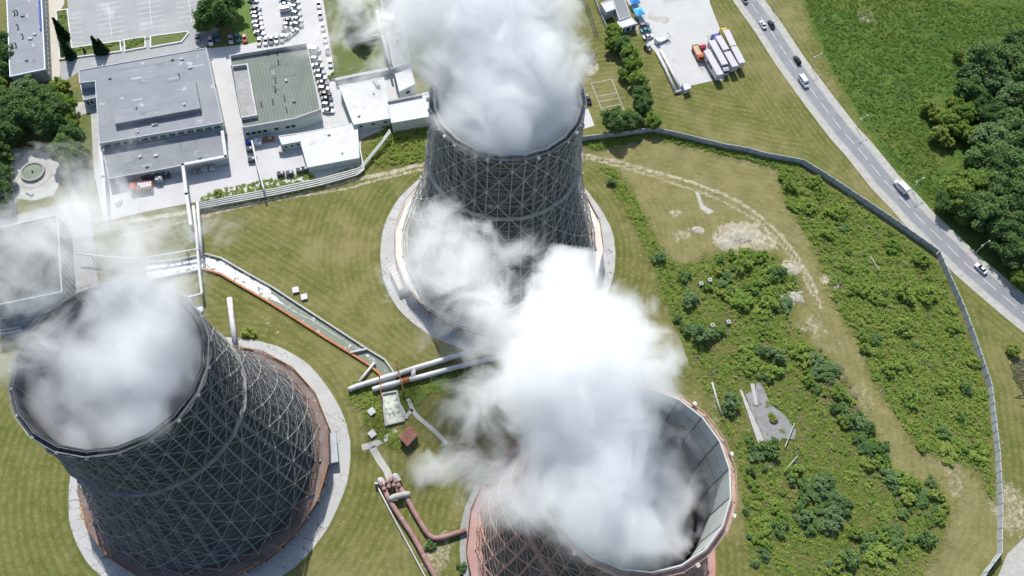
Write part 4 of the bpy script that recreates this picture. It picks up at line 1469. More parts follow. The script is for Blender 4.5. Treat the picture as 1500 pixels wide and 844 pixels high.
def make_car(kind, paint):
    t = thing("parked_car", "x", "car")
    if kind == 'van':
        body = loft([sec(-2.5, 1.85, .35, 1.9, .9), sec(-2.4, 1.95, .3, 2.15, .9), sec(1.0, 1.95, .3, 2.15, .9), sec(1.75, 1.92, .3, 1.25, .92), sec(2.5, 1.7, .35, .95, .9)], 6)
        body.build("body", M[paint], t)
        g = MB().add([(1.04, -.78, 2.05), (1.04, .78, 2.05), (1.72, .84, 1.33), (1.72, -.84, 1.33)], [(0, 1, 2, 3)])
        for s in (-1, 1):
            g.add([(-2.1, s * .955, 1.45), (.95, s * .955, 1.45), (.95, s * .93, 1.95), (-2.1, s * .93, 1.95)], [(0, 1, 2, 3)])
        g.build("windows", M['glass'], t)
        wheels(t, (-1.55, 1.6), 1.9, .36)
    else:
        L_ = 2.15
        hb = kind == 'hatch'
        body = loft([sec(-L_, 1.55, .4, .80, .9), sec(-L_ + .12, 1.7, .28, .92, .9), sec(-1.1, 1.76, .24, .96, .92), sec(.9, 1.76, .24, .95, .92), sec(L_ - .35, 1.68, .26, .78, .9), sec(L_, 1.45, .4, .66, .9)], 6)
        body.build("body", M[paint], t)
        x0 = -1.95 if hb else -1.45
        cab = loft([sec(x0, 1.45, .9, .98, .9), sec(x0 + (.35 if hb else .55), 1.40, .9, 1.42, .82), sec(.15, 1.42, .9, 1.45, .82), sec(.95, 1.5, .9, .97, .9)], 6)
        cab.build("windows", M['glass'], t)
        rf = MB().prism([(x0 + (.36 if hb else .58), -.56), (.14, -.57), (.14, .57), (x0 + (.36 if hb else .58), .56)], 1.425, 1.475)
        rf.build("roof", M[paint], t)
        MB().box((L_ - .12, .5, .62), (.1, .3, .14)).build("headlight", M['wall_white'], t)
        MB().box((L_ - .12, -.5, .62), (.1, .3, .14)).build("headlight", M['wall_white'], t)
        wheels(t, (-1.3, 1.3), 1.72)
    return t


PROTO = {}


def put_car(kind, col, px, py, dx, dy, label, name="parked_car", group=None, sc=1.0):
    """dx, dy: heading in the survey photo"""
    a, b = at(px - dx, py - dy), at(px + dx, py + dy)
    rz = math.atan2(b.y - a.y, b.x - a.x)
    key = (kind, col)
    loc = at(px, py)
    loc.z = .04
    if key not in PROTO:
        t = make_car(kind, 'p_' + col)
        PROTO[key] = t
        t.location, t.rotation_euler, t.scale = loc, (0, 0, rz), (sc, sc, sc)
        t["label"] = label
        t.name = name
    else:
        t = dup(PROTO[key], loc, rz, sc, label, name=name)
    if group:
        t["group"] = group
    elif "group" in t:
        del t["group"]
    return t


GL = "cars parked in the staff lot"
for kind, col, x, y, lab in (('sedan', 'white', 371, 2, "white car at the upper end of the left row in the staff lot"), ('sedan', 'navy', 375, 15, "dark navy car second in left row of the staff lot"), ('sedan', 'silver', 375.8, 21.8, "silver car just below the dark navy one in the staff lot"),
                             ('hatch', 'white', 377, 28, "white hatchback between silver car and white sedan in the staff lot"), ('sedan', 'white', 377.6, 35.4, "white sedan third from the grass corner of the staff lot"), ('hatch', 'white', 378.8, 42, "white hatchback second from the grass corner of the staff lot"), ('sedan', 'white', 380.6, 50, "white sedan at the grass corner end of the staff lot row"),
                             ('sedan', 'blue', 417, 2, "blue car at the upper end of the right row in the staff lot"), ('sedan', 'white', 418.5, 8.5, "white car behind the blue car in the right row"), ('van', 'white', 420, 16, "white van in the right row of the staff lot"), ('sedan', 'navy', 423.6, 31.5, "navy car beside the little weed patch in right row"), ('hatch', 'silver', 421.5, 37.5, "silver hatchback next to navy car in the right row"), ('sedan', 'grey', 421, 44, "grey car at the lower end of the right row")):
    put_car(kind, col, x, y, 4, .6 if x < 400 else -.6, lab, group=GL)
for kind, col, x, y, dx, dy, lab in (('sedan', 'cream', 432, 3, 4, 1, "cream car highest in the outer column of the staff lot"), ('sedan', 'white', 433, 12, 4, 1, "white car second highest in the outer column of the staff lot"), ('hatch', 'silver', 434.5, 21.5, 4, 1, "silver hatchback midway down the outer column"), ('sedan', 'white', 436, 30, 4, 1, "white car below silver hatchback in the outer column"), ('hatch', 'grey', 436.5, 38, 4, 1, "grey hatchback at the bend of the outer column"),
                                     ('sedan', 'white', 431, 48, 3, -2.5, "white car turning the corner of the lot, upper"), ('hatch', 'white', 423, 54, 3, -2.2, "white hatchback turning the corner of the lot, lower"), ('sedan', 'silver', 414, 57.5, -.5, 3, "silver car right of the kerb row by the staff lot"), ('hatch', 'white', 406, 59, -.5, 3, "white hatchback in the middle of the kerb row"), ('sedan', 'grey', 398, 60.5, -.5, 3, "grey sedan in the middle of the kerb row"), ('sedan', 'white', 390, 61.5, -.5, 3, "white sedan left of the grey sedan in the kerb row"), ('sedan', 'cream', 380.5, 62.5, -.5, 3, "cream car at the left end of the kerb row")):
    put_car(kind, col, x, y, dx, dy, lab, group=GL)
GV = "cars nose out below the big tree"
for kind, col, x, y, lab in (('sedan', 'grey', 289.6, 58, "grey car farthest left below the big tree"), ('hatch', 'white', 309, 62, "white car under the big tree's shadow edge"), ('sedan', 'blue', 318.6, 57, "blue car in the shade of the big tree"), ('sedan', 'pink', 338.4, 59.5, "pale pink car right of the big tree's shade"), ('hatch', 'teal', 348.8, 57, "teal car beside the red car"), ('sedan', 'red', 358.8, 58, "red car beside the teal car at the grass strip")):
    put_car(kind, col, x, y, .8, 4, lab, group=GV)
GE = "cars nosed to the workshop's east wall"
for i, (kind, col, x, y, w_) in enumerate((('van', 'cream', 459, 75, "cream van at the top end"), ('hatch', 'cream', 462, 88, "cream hatchback second from the top"), ('sedan', 'white', 464.5, 98, "white sedan third from the top"), ('sedan', 'silver', 467, 107, "silver sedan fourth from top"), ('hatch', 'white', 469, 115, "white hatchback fifth from top"), ('sedan', 'grey', 471.5, 123, "grey sedan in the middle"), ('hatch', 'cream', 473, 131, "cream hatchback fifth from the bottom"),
                                           ('sedan', 'black', 475.5, 139, "black sedan"), ('sedan', 'navy', 477.5, 146.5, "navy sedan"), ('hatch', 'silver', 478.5, 155, "silver hatchback second from the bottom"), ('sedan', 'white', 480, 164, "white sedan at the bottom end"))):
    put_car(kind, col, x + 1.5, y, 4, .3, w_ + " of the row along the workshop's east wall", group=GE)
GD = "cars along the hazy lawn edge"
for i, (kind, col, x, y, w_) in enumerate((('sedan', 'white', 467, 8, "topmost white car"), ('hatch', 'silver', 469.5, 24, "silver hatchback"), ('sedan', 'cream', 473, 41, "cream sedan"), ('sedan', 'white', 476.5, 58, "white sedan below the cream one"), ('hatch', 'grey', 480, 75, "grey hatchback"), ('sedan', 'white', 484, 94, "lowest white car"))):
    put_car(kind, col, x, y, .6, 5, w_ + " parked along the hazy lawn edge", group=GD)
# on the road
put_car('sedan', 'white', 1116.6, 38, -2.5, -4.5, "white car on the road beside the black one, nearest the top edge", "car", "cars on the road")
put_car('sedan', 'black', 1129, 37.5, -2.5, -4.5, "black car on the road beside the white car", "car", "cars on the road")
put_car('hatch', 'black', 1167, 90, -2.7, -4.3, "black hatchback on the road ahead of the white pickup", "car", "cars on the road")
put_car('van', 'white', 1176, 122, 3.5, 5, "large white pickup van in left lane of the road", "van", "cars on the road", 1.08)
put_car('sedan', 'grey', 1089.5, 1, -2.5, -4.5, "dark car cut by the top edge of the road", "car", "cars on the road")
put_car('van', 'white', 1318, 276, -4, -4.2, "white van with dark windows near the lamp on the road", "van", "cars on the road", 1.15)
put_car('sedan', 'white', 1435, 395, -4, -3.6, "white sedan on the road by the dark wood", "car", "cars on the road", 1.05)
put_car('hatch', 'grey', 943, 38.5, 4, -1, "grey hatchback beside the white store in the truck yard", group="cars in the truck yard")
put_car('sedan', 'teal', 945.5, 46, 4, -.8, "teal car behind the white store in the truck yard", group="cars in the truck yard")
put_car('sedan', 'white', 949, 55.5, 4, -1, "white sedan lowest of three in the truck yard", group="cars in the truck yard")
put_car('hatch', 'black', 861.5, 148, 1, 3, "black car parked tight against the far tower's right side", group="cars in the truck yard")


# lorries
def trailer(label, roof, m, side=None, cab=None, cab_m=None, cab_front=True, h=3.9, graphics=False):
    k = 110 / 928
    P_ = [at(1000 + x * k, 30 + y * k, h) for x, y in roof]
    a = (P_[0] + P_[1]) / 2
    b = (P_[2] + P_[3]) / 2
    d = (b - a)
    L_ = d.length
    d.normalize()
    w = 2.6
    c = (a + b) / 2
    c.z = 0
    rz = math.atan2(d.y, d.x)
    t = thing("lorry_trailer", label, "trailer", c, rz, "lorry trailers parked in the truck yard")
    MB().box((0, 0, 2.55), (L_, w, 2.7)).build("cargo_box", M[side or m], t)
    MB().box((0, 0, 3.93), (L_, w, .06)).build("roof", M[m], t)
    MB().box((0, 0, .95), (L_ * .95, 1.0, .4)).build("chassis", M['steel_dark'], t)
    for x in (L_ * .28, L_ * .38):
        for s in (-1, 1):
            MB().tube([(x, s * 1.0 - .2, .5), (x, s * 1.0 + .2, .5)], .5, 12).build("wheel", M['tyre'], t)
    for s in (-.9, .9):
        MB().box((-L_ * .35, s, .45), (.15, .15, .9)).build("support_leg", M['steel_dark'], t)
    if graphics:
        g = MB()
        for i, (x, l) in enumerate(((-L_ * .12, 1.0), (-L_ * .05, .5), (L_ * .03, .9), (L_ * .11, 1.2))):
            g.box((x, -w / 2 - .01, 2.7), (l, .04, 1.2 - .2 * (i % 2)))
        g.build("side_markings", M['glass'], t)
    return t, c, d, rz, L_


def tractor(label, c, rz, m, name="lorry_tractor", roofm=None):
    t = thing(name, label, "lorry", c, rz, "lorries in the truck yard")
    loft([sec(-1.1, 2.4, .8, 3.0, .94), sec(-.2, 2.45, .8, 3.3, .92), sec(.7, 2.45, .8, 2.9, .94), sec(1.1, 2.35, .8, 2.0, .95)], 6).build("cab", M[m], t)
    MB().add([(.74, -1.0, 2.8), (.74, 1.0, 2.8), (1.12, 1.05, 2.0), (1.12, -1.05, 2.0)], [(0, 1, 2, 3)]).build("windscreen", M['glass'], t)
    MB().box((-1.6, 0, .8), (5.2, .9, .35)).build("chassis", M['steel_dark'], t)
    for x in (.4, -3.2, -2.2):
        for s in (-1, 1):
            MB().tube([(x, s * 1.0 - .2, .5), (x, s * 1.0 + .2, .5)], .5, 12).build("wheel", M['tyre'], t)
    return t


trailer("white trailer with dark markings on its side, leftmost of the parked trailers", [(265, 375), (330, 360), (505, 660), (430, 680)], 'p_trailer', graphics=True)
_, c2, d2, rz2, L2 = trailer("longest pale trailer, second from the left of the parked trailers", [(320, 255), (395, 235), (555, 535), (490, 550)], 'p_trailer')
_, c3, d3, rz3, L3 = trailer("short white trailer behind the blue tractor", [(405, 195), (470, 182), (575, 350), (500, 370)], 'p_trailer')
trailer("short white trailer in front of the white trailer row's lower edge, third from the left", [(515, 395), (580, 378), (690, 560), (615, 575)], 'p_trailer')
_, c4, d4, rz4, L4 = trailer("yellow sided trailer at the upper right of the parked trailers", [(505, 120), (565, 115), (665, 300), (590, 320)], 'p_trailer', side='p_yellow')
trailer("yellowish sided trailer at the lower right of the parked trailers", [(600, 330), (665, 312), (775, 515), (700, 535)], 'p_trailer', side='p_cream')
k_ = 110 / 928
tractor("blue tractor unit heading a short white trailer", c3 - d3 * (L3 / 2 + 1.5), rz3 + math.pi, 'p_tractor_blue')
tractor("yellow tractor unit at the top of the yellow sided trailer", c4 - d4 * (L4 / 2 + 1.4), rz4 + math.pi, 'p_yellow')
tractor("white tractor unit at the lower end of the longest trailer", c2 + d2 * (L2 / 2 + 1.6), rz2, 'p_trailer')
tractor("red tractor unit left of the longest trailer", at(1000 + 235 * k_, 30 + 345 * k_, 1.5).xy.to_3d(), rz2 + math.pi, 'p_red')


def dump_truck(label, c, rz, load):
    t = thing("dump_truck", label, "lorry", c, rz, "lorries in the truck yard")
    loft([sec(1.6, 2.4, .8, 2.6, .94), sec(1.9, 2.45, .8, 2.75, .92), sec(2.9, 2.45, .8, 2.55, .94), sec(3.4, 2.3, .8, 1.7, .95)], 6).build("cab", M['p_orange'], t)
    MB().add([(2.95, -1.0, 2.45), (2.95, 1.0, 2.45), (3.42, 1.0, 1.7), (3.42, -1.0, 1.7)], [(0, 1, 2, 3)]).build("windscreen", M['glass'], t)
    bd = MB().box((-1.2, 0, 1.15), (5.2, 2.4, .15))
    bd.box((-1.2, 1.2, 1.7), (5.2, .1, 1.0)).box((-1.2, -1.2, 1.7), (5.2, .1, 1.0)).box((-3.8, 0, 1.7), (.1, 2.3, 1.0)).box((1.4, 0, 1.7), (.1, 2.3, 1.0))
    bd.build("cargo_bed", M['p_orange'], t)
    MB().box((-.2, 0, .85), (7, .9, .3)).build("chassis", M['steel_dark'], t)
    for x in (2.4, -1.6, -2.8):
        for s in (-1, 1):
            MB().tube([(x, s * 1.0 - .2, .5), (x, s * 1.0 + .2, .5)], .5, 12).build("wheel", M['tyre'], t)
    if load:
        MB().box((-1.2, 0, 1.75), (5.0, 2.2, .5)).build("sand_load", M['sand'], t)
    return t


a, b = at(1000 + 145 * k_, 30 + 370 * k_), at(1000 + 215 * k_, 30 + 510 * k_)
dump_truck("orange dump truck loaded with sand beside the red tractor", (a + b) / 2, math.atan2(b.y - a.y, b.x - a.x), True)
a, b = at(222, 275), at(194, 279)
dt = dump_truck("orange flatbed lorry carrying white sacks in front of the annex", (a + b) / 2, math.atan2(b.y - a.y, b.x - a.x), False)
dd_ = (b - a).normalized()
rnd = random.Random(12)
for i in range(9):
    p = (a + b) / 2 - dd_ * (3.2 - .9 * (i // 2)) + Vector((-dd_.y, dd_.x, 0)) * (.5 if i % 2 else -.5) + Vector((0, 0, 1.75))
    m_ = MB().lathe([(.05, -.5), (.5, -.45), (.58, 0), (.45, .42), (.12, .6)], 10, p)
    tag(m_.build("sack", M['bag_white']), "white bulk sack in the bed of the orange flatbed lorry", "sack", "white sacks on the flatbed lorry")
# flatbed trailer and small machines
c = at(969, 60)
d_ = at(990, 52) - at(963, 64)
t = thing("flatbed_truck", "white flatbed truck with open rear frame standing alone in the truck yard", "lorry", c, math.atan2(d_.y, d_.x), "lorries in the truck yard")
loft([sec(-3.2, 1.9, .5, 1.2, .95), sec(-2.9, 2.0, .5, 2.0, .9), sec(-1.9, 2.0, .5, 2.0, .9), sec(-1.6, 2.0, .5, 1.4, .9)], 6).build("cab", M['p_white'], t)
MB().box((.9, 0, .9), (4.8, 2.1, .15)).build("cargo_bed", M['white_roof'], t)
MB().bar((3.2, -1, .9), (3.2, -1, 1.8), .09).bar((3.2, 1, .9), (3.2, 1, 1.8), .09).bar((3.2, -1, 1.8), (3.2, 1, 1.8), .09).bar((3.2, -1, 1.8), (1.2, -1, 1.8), .09).bar((1.2, -1, 1.8), (1.2, -1, .9), .09).build("frame", M['steel_dark'], t)
wheels(t, (-2.3, 1.8), 1.9, .42)
c = at(948, 72.5)
t = thing("farm_tractor", "small grey tractor with big tyres at the end of the ground pipes", "tractor", c, R(-60))
loft([sec(-.8, 1.1, .7, 2.1, .9), sec(.3, 1.1, .7, 2.1, .9), sec(.5, .8, .7, 1.3, .9), sec(1.7, .7, .7, 1.2, .9)], 6).build("body", M['p_silver'], t)
for s in (-1, 1):
    MB().tube([(-.6, s * .85 - .2, .75), (-.6, s * .85 + .2, .75)], .75, 14).build("wheel", M['tyre'], t)
    MB().tube([(1.3, s * .7 - .15, .45), (1.3, s * .7 + .15, .45)], .45, 12).build("wheel", M['tyre'], t)

# yard clutter by the annex and workshop
rnd = random.Random(31)
def clutter(x, y, label, sx, sy, sz, m, rz=0.2):
    c = at(x, y)
    t = thing("equipment_skid", label, "equipment", c, rz)
    MB().box((0, 0, sz / 2 + .15), (sx, sy, sz)).build("casing", M[m], t)
    MB().box((sx * .2, 0, sz + .3), (sx * .3, sy * .5, .35)).build("lid", M['steel'], t)
    MB().box((0, 0, .08), (sx * 1.1, sy * 1.1, .14)).build("base_frame", M['steel_dark'], t)


clutter(301, 250, "grey casing near the annex's east corner in shadow", 2.2, 1.4, 1.6, 'wall_grey')
clutter(312, 248, "square pale casing right of the grey one by the annex", 1.8, 1.8, 1.4, 'wall_white')
clutter(286, 254, "dull blue casing beside the white duct under annex", 1.8, 1.2, 1.3, 'steel_dark')
clutter(235, 266, "pale tank casing behind the sacks lorry", 2.2, 1.6, 2.0, 'wall_grey')
clutter(222, 260, "dark long casing against the annex wall behind the lorry", 5.5, 2.2, 2.2, 'dark_wall')
clutter(245, 259, "dark square casing right of the pale tank casing", 2.0, 1.8, 2.0, 'dark_wall')
clutter(366, 211, "blue container nearest the workshop's west corner", 2.2, 1.8, 1.6, 'blue')
clutter(379, 211, "blue container right of the pole pipe", 2.4, 2.2, 1.7, 'trim_blue')
clutter(367, 221, "dark container below the blue ones", 2.2, 1.8, 1.4, 'dark_wall')
clutter(394, 206, "brown scrap bin against the workshop's south wall", 3.5, 1.6, 1.2, 'rail_rust')
clutter(370, 236, "black twin casing in the sunlit yard below the containers", 2.6, 1.6, 1.2, 'dark_wall')
clutter(174, 297, "white box standing in thin vapour by the yard edge", 2.2, 1.4, 1.0, 'white_roof')
clutter(413, 222, "small dark machine by the lean-to", 1.6, 2.6, 1.5, 'steel')
c = at(447, 254)
for i, (x, y) in enumerate(((412, 257), (425, 256), (440, 252), (447, 250))):
    clutter(x, y, ["leftmost", "second", "third", "rightmost"][i] + " dark stack of pallets in the weeds at the yard's edge", 2.4, 1.6, 1.2, 'dark_wall')
for i, (x, y) in enumerate(((1026, 417), (1039, 412), (1043, 478), (1066, 473))):
    c = at(x, y)
    t = thing("concrete_ring", ["pale concrete ring block left of the pair in the scrub", "small grey concrete ring block hidden by bushes", "concrete ring block beside a shrub, lower left", "concrete ring block on the bare patch"][i], "concrete block", c, R(20), "concrete blocks in the scrub")
    MB().lathe([(.35, 0), (.9, 0), (.9, 1.0), (.35, 1.0)], 4, (0, 0, 0), R(45), True).build("block", M['concrete'], t)
for i, (x, y, r) in enumerate(((1022, 337, 1.6), (1160, 434, 3.2), (1158, 394, 2.4), (1076, 372, 1.2), (1086, 345, 3.4), (1063, 358, 2.6))):
    c = at(x, y)
    rnd = random.Random(i)
    bm_ = MB()
    n = 11
    rings = [(1.0, 0), (.85, .35), (.5, .62), (.02, .75)]
    jit = [[rnd.uniform(.75, 1.2) for _ in range(n)] for _ in rings]
    vs = [(r * q[0] * jit[j][k] * math.cos(6.283 * k / n) * 1.3, r * q[0] * jit[j][k] * math.sin(6.283 * k / n), q[1] * r * .20 * jit[j][0]) for j, q in enumerate(rings) for k in range(n)]
    fs = [(j * n + k, j * n + (k + 1) % n, (j + 1) * n + (k + 1) % n, (j + 1) * n + k) for j in range(3) for k in range(n)]
    o = bm_.add(vs, fs).build("rubble_mound", M['rock'])
    o.location = c
    tag(o, ["small pale mound on the dry field's lower edge", "large pale mound at the track's edge", "pale mound half grown over beside the track", "small grey mound among bushes", "broad pale mound at the upper edge of the thicket", "mound of pale rubble left of the broad mound"][i], "mound")
for lab, a, b in (("pale fallen pole among the scrub by the old slab, lower", (1150, 655), (1164, 620)), ("pale fallen pole crossing the ruin's lower corner", (1150, 690), (1168, 668)), ("grey pole lying in the right hand thicket", (1275, 375), (1288, 396))):
    tag(MB().tube([at(*a, .6), at(*b, .8)], .16, 6).build("fallen_pole", M['concrete']), lab, "pole")


# ------------------------------------------------------------------ vegetation
def quads_mesh(name, centers, size, mat_, seed, flat_=.0, aspect=1.6, up=1.2, jitter=.45):
    """leaf quads: one small tilted quad per centre"""
    rng = np.random.RandomState(seed)
    n = len(centers)
    nr = rng.normal(size=(n, 3))
    nr[:, 2] = np.abs(nr[:, 2]) + up
    nr /= np.linalg.norm(nr, axis=1)[:, None]
    a = np.cross(nr, rng.normal(size=(n, 3)))
    a /= np.linalg.norm(a, axis=1)[:, None] + 1e-9
    b = np.cross(nr, a)
    s = (size * (1 - jitter + 2 * jitter * rng.rand(n)))[:, None] if np.isscalar(size) else (size * (1 - jitter + 2 * jitter * rng.rand(n)))[:, None]
    A, B = a * s * .5 * aspect, b * s * .5
    v = np.stack([centers - A, centers + B * .8 - A * .1, centers + A, centers - B * .8 - A * .1], 1).reshape(-1, 3).astype(np.float32)
    me = bpy.data.meshes.new(name)
    me.vertices.add(4 * n)
    me.vertices.foreach_set("co", v.ravel())
    me.loops.add(4 * n)
    me.loops.foreach_set("vertex_index", np.arange(4 * n, dtype=np.int32))
    me.polygons.add(n)
    me.polygons.foreach_set("loop_start", np.arange(0, 4 * n, 4, dtype=np.int32))
    me.update(calc_edges=True)
    me.materials.append(mat_)
    return me


LEAF_DEEP = leaf_mat('leaf_deep', (.058, .118, .036), (.150, .235, .078), .3)
LEAF_MID = leaf_mat('leaf_mid', (.100, .182, .036), (.230, .320, .070), .3)
LEAF_LIGHT = leaf_mat('leaf_light', (.145, .205, .040), (.275, .335, .080), .3)
LEAF_BLUE = leaf_mat('leaf_bluish', (.085, .155, .060), (.175, .255, .110), .3)
NEEDLE = leaf_mat('needle', (.010, .026, .012), (.032, .062, .026), .15)


def crown_points(R_, H_, z0, nclump, per, seed, clump_r=None):
    """clumps of leaves over an uneven dome"""
    rng = np.random.RandomState(seed)
    pts_ = []
    for i in range(nclump):
        while True:
            u = rng.uniform(-1, 1, 3)
            q = np.linalg.norm(u)
            if .25 < q < 1:
                break
        u = u / q * (q ** .45)
        lobe = 1 + .22 * math.sin(3 * math.atan2(u[1], u[0]) + seed) + .12 * math.sin(5 * math.atan2(u[1], u[0]) + 2 * seed)
        cc_ = np.array([u[0] * R_ * lobe, u[1] * R_ * lobe, z0 + (u[2] * .5 + .5) * H_])
        cr = (clump_r or R_ * .26) * rng.uniform(.6, 1.35)
        w = rng.normal(size=(per, 3))
        w /= np.linalg.norm(w, axis=1)[:, None]
        w *= (rng.rand(per) ** .4)[:, None] * cr
        w[:, 2] *= .75
        pts_.append(cc_ + w)
    return np.concatenate(pts_)


def trunk_mb(h, r, seed, R_):
    rng = random.Random(seed)
    m = MB().tube([(0, 0, -.1), (.1, 0, h * .4), (.15, .1, h * .8)], [r, r * .75, r * .35], 8)
    for i in range(6):
        a = rng.uniform(0, 6.28)
        z = h * rng.uniform(.3, .65)
        e = R_ * rng.uniform(.45, .75)
        m.tube([(0.1, 0, z), (e * .5 * math.cos(a), e * .5 * math.sin(a), z + h * .14), (e * math.cos(a), e * math.sin(a), z + h * .22)], [r * .4, r * .25, r * .1], 6)
    return m


def make_tree(R_, H_, leafm, seed, nclump, per, leaf, z0=None, name="tree"):
    t = thing(name, "x", "tree")
    z0 = H_ * .22 if z0 is None else z0
    me = quads_mesh("crown", crown_points(R_, H_ - z0, z0, nclump, per, seed), leaf, leafm, seed)
    cr = bpy.data.objects.new("crown", me)
    COL.objects.link(cr)
    trunk_mb(H_ * .8, max(.16, R_ * .055), seed, R_).build("trunk", M['bark'], t)
    cr.parent = t
    return t


def make_conifer(R_, H_, seed):
    rng = np.random.RandomState(seed)
    n = 2600
    z = rng.rand(n) ** 1.25
    rad = R_ * (1 - z) * (.35 + .65 * rng.rand(n) ** .5) * (1 + .18 * np.sin(z * 60))
    a = rng.rand(n) * 6.283
    c = np.stack([rad * np.cos(a), rad * np.sin(a), z * H_ * .96 + .3], 1)
    t = thing("conifer_tree", "x", "tree")
    cr = bpy.data.objects.new("crown", quads_mesh("crown", c, .42, NEEDLE, seed, aspect=2.0, up=.2))
    COL.objects.link(cr)
    cr.parent = t
    MB().tube([(0, 0, -.1), (0, 0, H_ * .9)], [.2, .04], 8).build("trunk", M['bark'], t)
    return t


TREES = {}


def put_tree(kind, px, py, hc, sc, label, group, seed=0, name=None):
    """px, py: centre of the crown, seen at height hc"""
    loc = at(px, py, hc)
    loc.z = -.05
    rnd_ = random.Random(int(px * 7 + py * 13 + seed))
    rz = rnd_.uniform(0, 6.28)
    if kind not in TREES:
        R_, H_, lm, ncl, per, lf = {'deep': (5, 9.5, LEAF_DEEP, 120, 100, .50), 'deep2': (4.6, 10.5, LEAF_DEEP, 110, 100, .50), 'mid': (4.0, 8.5, LEAF_MID, 105, 95, .46), 'mid2': (4.0, 7.5, LEAF_MID, 95, 95, .45),
                                     'light': (3.5, 5.5, LEAF_LIGHT, 80, 85, .42), 'blue': (4.5, 8.5, LEAF_BLUE, 110, 95, .48)}[kind]
        t = make_tree(R_, H_, lm, len(TREES) + 3, ncl, per, lf)
        TREES[kind] = t
        t.location, t.rotation_euler, t.scale = loc, (0, 0, rz), (sc, sc, sc)
        tag(t, label, None, group)
        if name:
            t.name = name
    else:
        t = dup(TREES[kind], loc, rz, (sc * rnd_.uniform(.93, 1.07), sc * rnd_.uniform(.93, 1.07), sc * rnd_.uniform(.9, 1.1)), label, group, name)
    if group is None and "group" in t:
        del t["group"]
    return t


G_W = "trees of the dark wood beyond the road"
wood = [(1443, 95, 'deep', 1.15), (1425, 108, 'blue', .9), (1470, 92, 'deep2', 1.0), (1494, 70, 'deep', 1.0), (1420, 130, 'deep', .8), (1456, 120, 'blue', 1.0), (1490, 110, 'deep2', 1.1), (1478, 150, 'blue', 1.1), (1500, 160, 'deep', 1.2), (1456, 172, 'deep', .85),
        (1440, 150, 'deep2', .7), (1480, 190, 'deep', 1.0), (1449, 207, 'blue', 1.15), (1472, 225, 'deep', 1.0), (1500, 215, 'deep2', 1.2), (1432, 236, 'deep2', .85), (1455, 245, 'deep', 1.05), (1485, 258, 'deep', 1.2), (1430, 275, 'mid', 1.1), (1455, 285, 'deep2', 1.1), (1485, 300, 'deep', 1.1),
        (1440, 315, 'deep', 1.05), (1465, 330, 'deep2', 1.0), (1492, 340, 'deep', 1.1), (1510, 280, 'deep2', 1.1), (1478, 362, 'deep', .9), (1500, 378, 'deep', .95), (1520, 330, 'deep', 1.2), (1520, 120, 'deep', 1.1), (1530, 190, 'deep2', 1.2), (1515, 240, 'deep', 1.1), (1525, 400, 'deep2', 1.0), (1500, 405, 'mid', .6), (1540, 60, 'deep', 1.1), (1416, 300, 'deep', .8)]
for x, y, k, s in wood:
    put_tree(k, x, y, 5, s * 1.15, "broad dark green tree of the wood beyond the road", G_W)
G_B = "bushy young trees along the wood's edge"
for x, y, k, s in ((1362, 155, 'light', .75), (1376, 168, 'light', .85), (1389, 178, 'mid2', .85), (1404, 168, 'mid2', .9), (1398, 150, 'light', .7), (1418, 165, 'mid2', .9), (1377, 196, 'light', .9), (1392, 205, 'light', .6), (1408, 190, 'mid2', .75), (1425, 200, 'mid2', .8), (1428, 152, 'mid', .8), (1395, 288, 'mid2', 1.25), (1385, 298, 'deep', .7), (1404, 262, 'mid2', .8), (1405, 302, 'mid', .8), (1412, 318, 'light', .6)):
    put_tree(k, x, y, 3, s, "bright bushy young tree at the edge of the dark wood", G_B)
put_tree('mid', 1404, 79, 2, .42, "lone small dark tree out in the meadow", None)
put_tree('deep', 318, 22, 6, 1.28, "big dark tree above the row of parked cars", None)
put_tree('mid2', 300, 38, 2, .8, "light green bush at the foot of the big dark tree", None)
put_tree('deep2', 335, 5, 5, .9, "dark tree crowding the right side of the big tree", None)
G_G = "trees of the grove left of the hall"
for x, y, k, s in ((36, 128, 'blue', .9), (14, 148, 'deep', .95), (55, 140, 'deep2', .85), (30, 160, 'deep', 1.0), (70, 150, 'deep2', .95), (92, 148, 'mid', .85), (50, 170, 'deep', 1.0), (78, 172, 'deep2', 1.0), (97, 172, 'mid', .9), (20, 178, 'deep', .9), (72, 185, 'deep', .75), (103, 198, 'deep2', .8), (95, 218, 'deep', .9), (105, 232, 'deep', .8), (6, 200, 'deep2', 1.0), (-10, 170, 'deep', 1.0), (2, 226, 'mid', .7), (-2, 252, 'deep', .75), (-12, 220, 'deep', 1.0), (-5, 285, 'deep', .9), (-8, 130, 'mid', .9)):
    put_tree(k, x, y, 5, s, "dark leafy tree in the grove between office block and hall", G_G)
put_tree('light', 84, 124, 4, .9, "bright green tree at the office block's corner", None)
for x, y in ((0, 62), (2, 84), (-2, 104)):
    put_tree('deep', x, y, 4, .8, "dark tree squeezed against the west side of the office block", "trees west of the office block")
G_R = ["first tree of the row beside the white store", "rounded pale green tree second in the row along the wall", "tree half behind the rounded tree in the row", "tall tree in the middle of the row along the wall", "dark tree just below the middle of the row", "tree opposite the court's top corner in the row", "dense tree of the row above the court's corner", "wide tree near the lower end of the row", "last tree of the row by the fence corner"]
for i, (x, y, k, s) in enumerate(((899, 44, 'mid', .85), (901, 62, 'mid2', .95), (913, 64, 'deep', .85), (921, 77, 'mid', .95), (927, 93, 'mid', .95), (935, 112, 'mid2', .95), (942, 136, 'deep', .75), (940, 153, 'deep2', .9), (957, 175, 'mid', .95))):
    put_tree(k, x, y, 4, s * .80, G_R[i], "row of trees along the concrete wall")
put_tree('deep2', 899.5, 180, 4, .85, "dark pyramidal tree below the sports court", None)
put_tree('deep', 924, 176, 4, .7, "dark tree between the pyramidal tree and the row", None)
put_tree('mid2', 914, 109, 2, .5, "small round bush right of the sports court", None)
